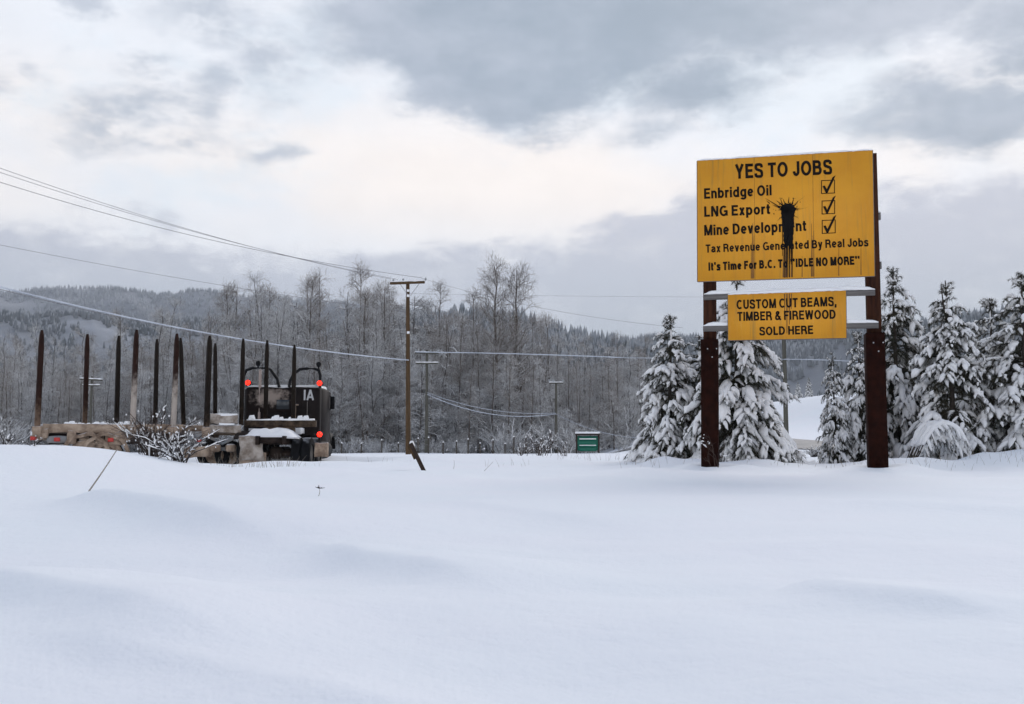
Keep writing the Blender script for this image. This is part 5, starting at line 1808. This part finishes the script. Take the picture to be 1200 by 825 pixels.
def cabinet():
    Y = 62.0
    x = ux(688, Y); zg = Hs(x, Y)
    t = thing('green_cabinet', 'small green cabinet with snowy ledges and a snow topped roof before the wood', 'cabinet', (x, Y, zg))
    k = Y / FPX
    zz = lambda py: at(688, py, Y)[2] - zg
    for sx in (-1, 1):
        obj('post', MB().box((sx * 13 * k, .05, (zz(509) - .2) / 2), (.1, .1, zz(509) + .2), bevel=.01), M['dark_wood'], t)
    bd = MB(); bd.box((0, .3, zz(519.5)), (24 * k, .5, 17 * k), bevel=.02)
    body = obj('body', bd, M['green'], t)
    for py, w in ((514.3, 19.5), (521.8, 19.5)):
        l = obj('ledge', MB().box((0, .0, zz(py + 1.2)), (w * k, .14, .05)), M['green'], body)
        s = MB(); s.box((0, .0, zz(py)), (w * k, .15, .07 if py < 516 else .05), bevel=.02)
        obj('snow_cap', s, M['snow_cap'], l, True)
        dr = obj('door', MB().box((0, .045, zz(py + 4.6)), (w * k, .03, 4.6 * k), bevel=.008), M['green'], body)
    rf = MB(); rf.box((0, .2, zz(509.2)), (28 * k, .8, .09), bevel=.01)
    roof = obj('roof', rf, M['dark_wood'], t)
    sn = MB(); sn.box((0, .2, zz(508) + .05), (28 * k, .8, .12), bevel=.05)
    obj('snow_cap', sn, M['snow_cap'], roof, True)


cabinet()


# ------------------------------------------------------------------ leaning board by the pole
def leaning():
    Y = 21.0
    b = at(497, 553, Y); a = at(482, 520, Y + .15)
    x, y = b[0], b[1]
    zg = Hs(x, y)
    t = thing('leaning_board', 'dark leaning board stuck in the snow with a snowy tip, below the brown pole', 'board', (x, y, zg))
    o = np.array([x, y, zg])
    d = a - b; L = np.linalg.norm(d)
    an = math.atan2(-d[0], d[2])
    rot = Matrix.Rotation(-an, 3, 'Y')
    c = (a + b) / 2 - o - d / L * .12
    obj('plank', MB().box(c, (.085, .05, L + .24), rot=rot, bevel=.008), M['truck_dark'], t)
    c2 = (a * .75 + b * .25) - o + np.array([-.035, .035, -.02])
    obj('plank_back', MB().box(c2, (.11, .03, L * .48), rot=rot, bevel=.006), M['pole'], t)
    sn = MB(); e = a - o
    sn.tube([e - d / L * .09 + np.array([.02, -.02, .02]), e + np.array([0, 0, .03]), e + d / L * .05], [.03, .05, .02], 8)
    obj('snow_cap', sn, M['snow_cap'], t, True)


leaning()


# ------------------------------------------------------------------ fence at the foot of the wood
M['fence_wood'] = material('grey fence wood', (0.10, 0.085, 0.07), 0.9, 0.4, 5)


def fence():
    Y = 68.5
    x0 = ux(398, Y)
    t = thing('wire_fence', 'low wire fence of thin snow capped posts along the foot of the wood', 'fence', (x0, Y, Hs(x0, Y)))
    o = np.array([x0, Y, Hs(x0, Y)])
    tops = []
    for i, px in enumerate((402, 425, 448.5, 468, 491, 503, 520, 535.5, 549, 563, 578, 592, 602, 616, 634)):
        y_ = Y + random.uniform(-.4, .4)
        x = ux(px, y_); zg = Hs(x, y_)
        hh = random.uniform(.62, 1.15)
        mb = MB(); mb.tube([(x - o[0], y_ - o[1], zg - o[2] - .2), (x - o[0] + random.uniform(-.02, .02), y_ - o[1], zg - o[2] + hh)], [.055, .05], 7)
        p = obj('fence_post', mb, M['fence_wood'], t)
        sn = MB(); z = zg - o[2] + hh
        sn.tube([(x - o[0], y_ - o[1], z - .01), (x - o[0], y_ - o[1], z + .03), (x - o[0], y_ - o[1], z + .085)], [.05, .06, .02], 8)
        obj('snow_cap', sn, M['snow_cap'], p, True)
        tops.append((x - o[0], y_ - o[1], z - .12))
    for dz_ in (0, -.35):
        w = MB(); w.tube([(a, b, c + dz_) for a, b, c in tops], .012, 4)
        obj('fence_wire', w, M['wire'], t)


fence()

# ------------------------------------------------------------------ shrubs, stalks and grass
M['shrub'] = material('dark shrub stems', (0.035, 0.026, 0.024), 0.85, 0.4, 4, snow=.55, snow_lo=.55, snow_hi=.95)
M['shrub_red'] = material('reddish shrub stems', (0.062, 0.040, 0.030), 0.85, 0.4, 4, snow=.3, snow_lo=.65, snow_hi=.95)


def shrub(px, Y, h_, n, lab, seed, spread=.55, tw=6, mat='shrub', snowp=.35, r0=.012, sn_size=1.0, zoff=0):
    x = ux(px, Y)
    t = thing('shrub', lab, 'shrub', (x, Y, Hs(x, Y) + zoff))
    arr = bush_arrays(seed, n, h_, tw, spread, r0)
    obj('stems', bush_mb(arr), M[mat], t, True)
    g = np.random.default_rng(seed + 1)
    sn = MB()
    for (P, Rr), pr, rl, rh in ((arr[0], snowp, .014, .03), (arr[1], snowp * .8, .010, .022)):
        keep = g.uniform(0, 1, len(P)) < pr
        Q = P[keep]
        if not len(Q): continue
        N, K, _ = Q.shape
        a = g.integers(0, max(1, K - 2), N)
        for i in range(N):
            seg = Q[i, a[i]:a[i] + 3].copy()
            rr = sn_size * g.uniform(rl, rh) * np.array([.5, 1, .45])[:len(seg)] * np.clip(h_, .5, 1.4)
            seg[:, 2] += rr * .7
            sn.tube(seg, rr, 6)
    tips = arr[2][0][g.uniform(0, 1, len(arr[2][0])) < snowp * .35]
    for p in tips:
        r_ = g.uniform(.010, .02) * np.clip(h_, .6, 1.3)
        c = p[-1]
        sn.tube([c + (0, 0, -r_), c + (0, 0, 0), c + (0, 0, r_)], [r_ * .4, r_, r_ * .4], 5)
    if sn.n:
        tag(obj('snow_load', sn, M['snow_cap'], t, True), kind='stuff')
    return t


shrub(184, 17.6, 1.0, 44, 'big bare shrub with snow clotted stems in front of the log trailer', 61, .85, 7, 'shrub_red', snowp=.14, r0=.0085, sn_size=.65)
shrub(214, 17.2, .82, 26, 'leaning snow plastered shrub against the right side of the big bare shrub', 62, 1.1, 5, snowp=.4, r0=.010, sn_size=.75)
shrub(10, 15.0, .36, 5, 'small twiggy shrub on the bank at the left border', 63, .6, 4, snowp=.5, r0=.009)
shrub(44, 14.6, .22, 5, 'few dark bent twigs poking from the bank under the trailer tail', 64, 1.0, 3, snowp=.3, r0=.008)
shrub(634, 40, 1.25, 16, 'bare reddish shrub in the snow left of the green cabinet', 65, .75, 7, 'shrub_red', snowp=.3)
shrub(612, 38, .7, 9, 'low sparse shrub beside the left foot of the reddish shrub', 66, .8, 5, 'shrub_red', snowp=.3)
shrub(662, 42, .8, 7, 'thin upright shrub between the reddish shrub and green cabinet', 67, .5, 5, 'shrub_red', snowp=.3)
shrub(834, 19.6, .85, 4, 'thin pale twiggy weed growing up against the left rusty post', 68, .35, 6, 'shrub_red', snowp=.3, r0=.007)
shrub(950, 40, .6, 30, 'low snow buried hedge of stems in front of the road bend', 69, 1.2, 5, snowp=.95)
shrub(962, 41, .6, 22, 'rounded snow buried clump at the right end of the low stems', 71, 1.2, 5, snowp=.95)
shrub(765, 23.6, .32, 14, 'wispy low shrub at the foot of the leftmost conifer', 70, 1.1, 5, 'shrub_red', snowp=.25, r0=.006)


def stalk(name, p0, p1, r_, lab, head=None):
    a, b = np.array(p0), np.array(p1)
    o = a.copy()
    t = thing(name, lab, 'stalk', tuple(o))
    s = np.linspace(0, 1, 10)[:, None]
    P = (b - a) * s + np.array([0.03, 0, .03]) * (s * (1 - s)) * 2
    obj('stem', MB().tube(P, r_ * (1 - .5 * s[:, 0]), 6), M['dry'], t, True)
    if head:
        hb = MB(); e = b - a
        g = np.random.default_rng(3)
        for _ in range(12):
            d = g.normal(size=3) * head; d[2] = abs(d[2])
            hb.tube([e, e + d * .6, e + d], [.003, .004, .002], 4)
        obj('seed_head', hb, M['shrub'], t)
    return t


M['dry'] = material('dry straw stems', (0.36, 0.32, 0.27), 0.85, 0.3, 6, snow=.4, snow_lo=.4, snow_hi=.9)
x_, y_ = ux(106, 9.6), 9.6
b_ = at(137, 527, 9.5)
stalk('reed_stalk', (x_, y_, Hs(x_, y_) - .02), b_, .0085, 'single pale dry stalk leaning right out of the snow in front of the trailer')
x_, y_ = ux(375.5, 11.2), 11.2
stalk('weed_stalk', (x_, y_, Hs(x_, y_) - .02), (x_ + .01, y_, Hs(x_, y_) + .085), .004, 'tiny dark weed with a seed head alone on the open snow', .02)
x_, y_ = ux(567, 19.5), 19.5
stalk('reed_stalk', (x_, y_, Hs(x_, y_) - .02), at(578, 541, 19.5), .005, 'thin bent dry stalk right of the leaning board')
x_, y_ = ux(532, 22), 22
stalk('weed_stalk', (x_, y_, Hs(x_, y_) - .02), (x_ + .01, y_, Hs(x_, y_) + .2), .005, 'short upright weed between the leaning board and the bent stalk')

gr = MB()
gg = np.random.default_rng(55)
for (cx_, Yc, n, sp, hh) in ((290, 23, 34, 22, .32), (322, 24, 30, 26, .3), (340, 25, 22, 22, .3), (440, 30, 14, 30, .25), (600, 24, 10, 20, .2), (680, 34, 24, 30, .3), (700, 31, 18, 25, .25),
                             (772, 22.5, 40, 26, .22), (905, 22, 14, 25, .18), (1000, 21.5, 22, 20, .22), (1085, 21.5, 22, 14, .28), (1150, 22, 26, 30, .24), (1190, 22, 26, 25, .26), (250, 19, 20, 20, .22), (1050, 22, 16, 16, .2)):
    for _ in range(n):
        px = cx_ + gg.normal() * sp; Y = Yc + gg.normal() * .7
        x = ux(px, Y); z = Hs(x, Y)
        a = gg.uniform(0, 6.28); l = hh * gg.uniform(.4, 1.2); le = gg.uniform(.1, .7) * l
        s = np.linspace(0, 1, 4)
        gr.tube(np.stack([x + math.cos(a) * le * s ** 1.6, Y + math.sin(a) * le * s ** 1.6, z - .03 + l * s], -1), .0042 * (1 - .7 * s), 3)
tag(obj('dry_grass', gr, M['dry']), 'sparse dry grass blades poking through the snow at the field edge', 'grass', kind='stuff')

# ------------------------------------------------------------------ haze
hz = MB().box((0, 1400, 153), (6000, 4000, 314))
hm = bpy.data.materials.new('winter haze')
hm.use_nodes = True
t = hm.node_tree
t.nodes.clear()
ov = t.nodes.new('ShaderNodeOutputMaterial')
pv = t.nodes.new('ShaderNodeVolumePrincipled')
pv.inputs['Color'].default_value = (0.80, 0.86, 0.95, 1)
pv.inputs['Density'].default_value = 0.00022
pv.inputs['Anisotropy'].default_value = 0.0
t.links.new(pv.outputs[0], ov.inputs['Volume'])
tag(obj('haze', hz, hm), 'pale cold haze over the valley', 'haze', kind='stuff')
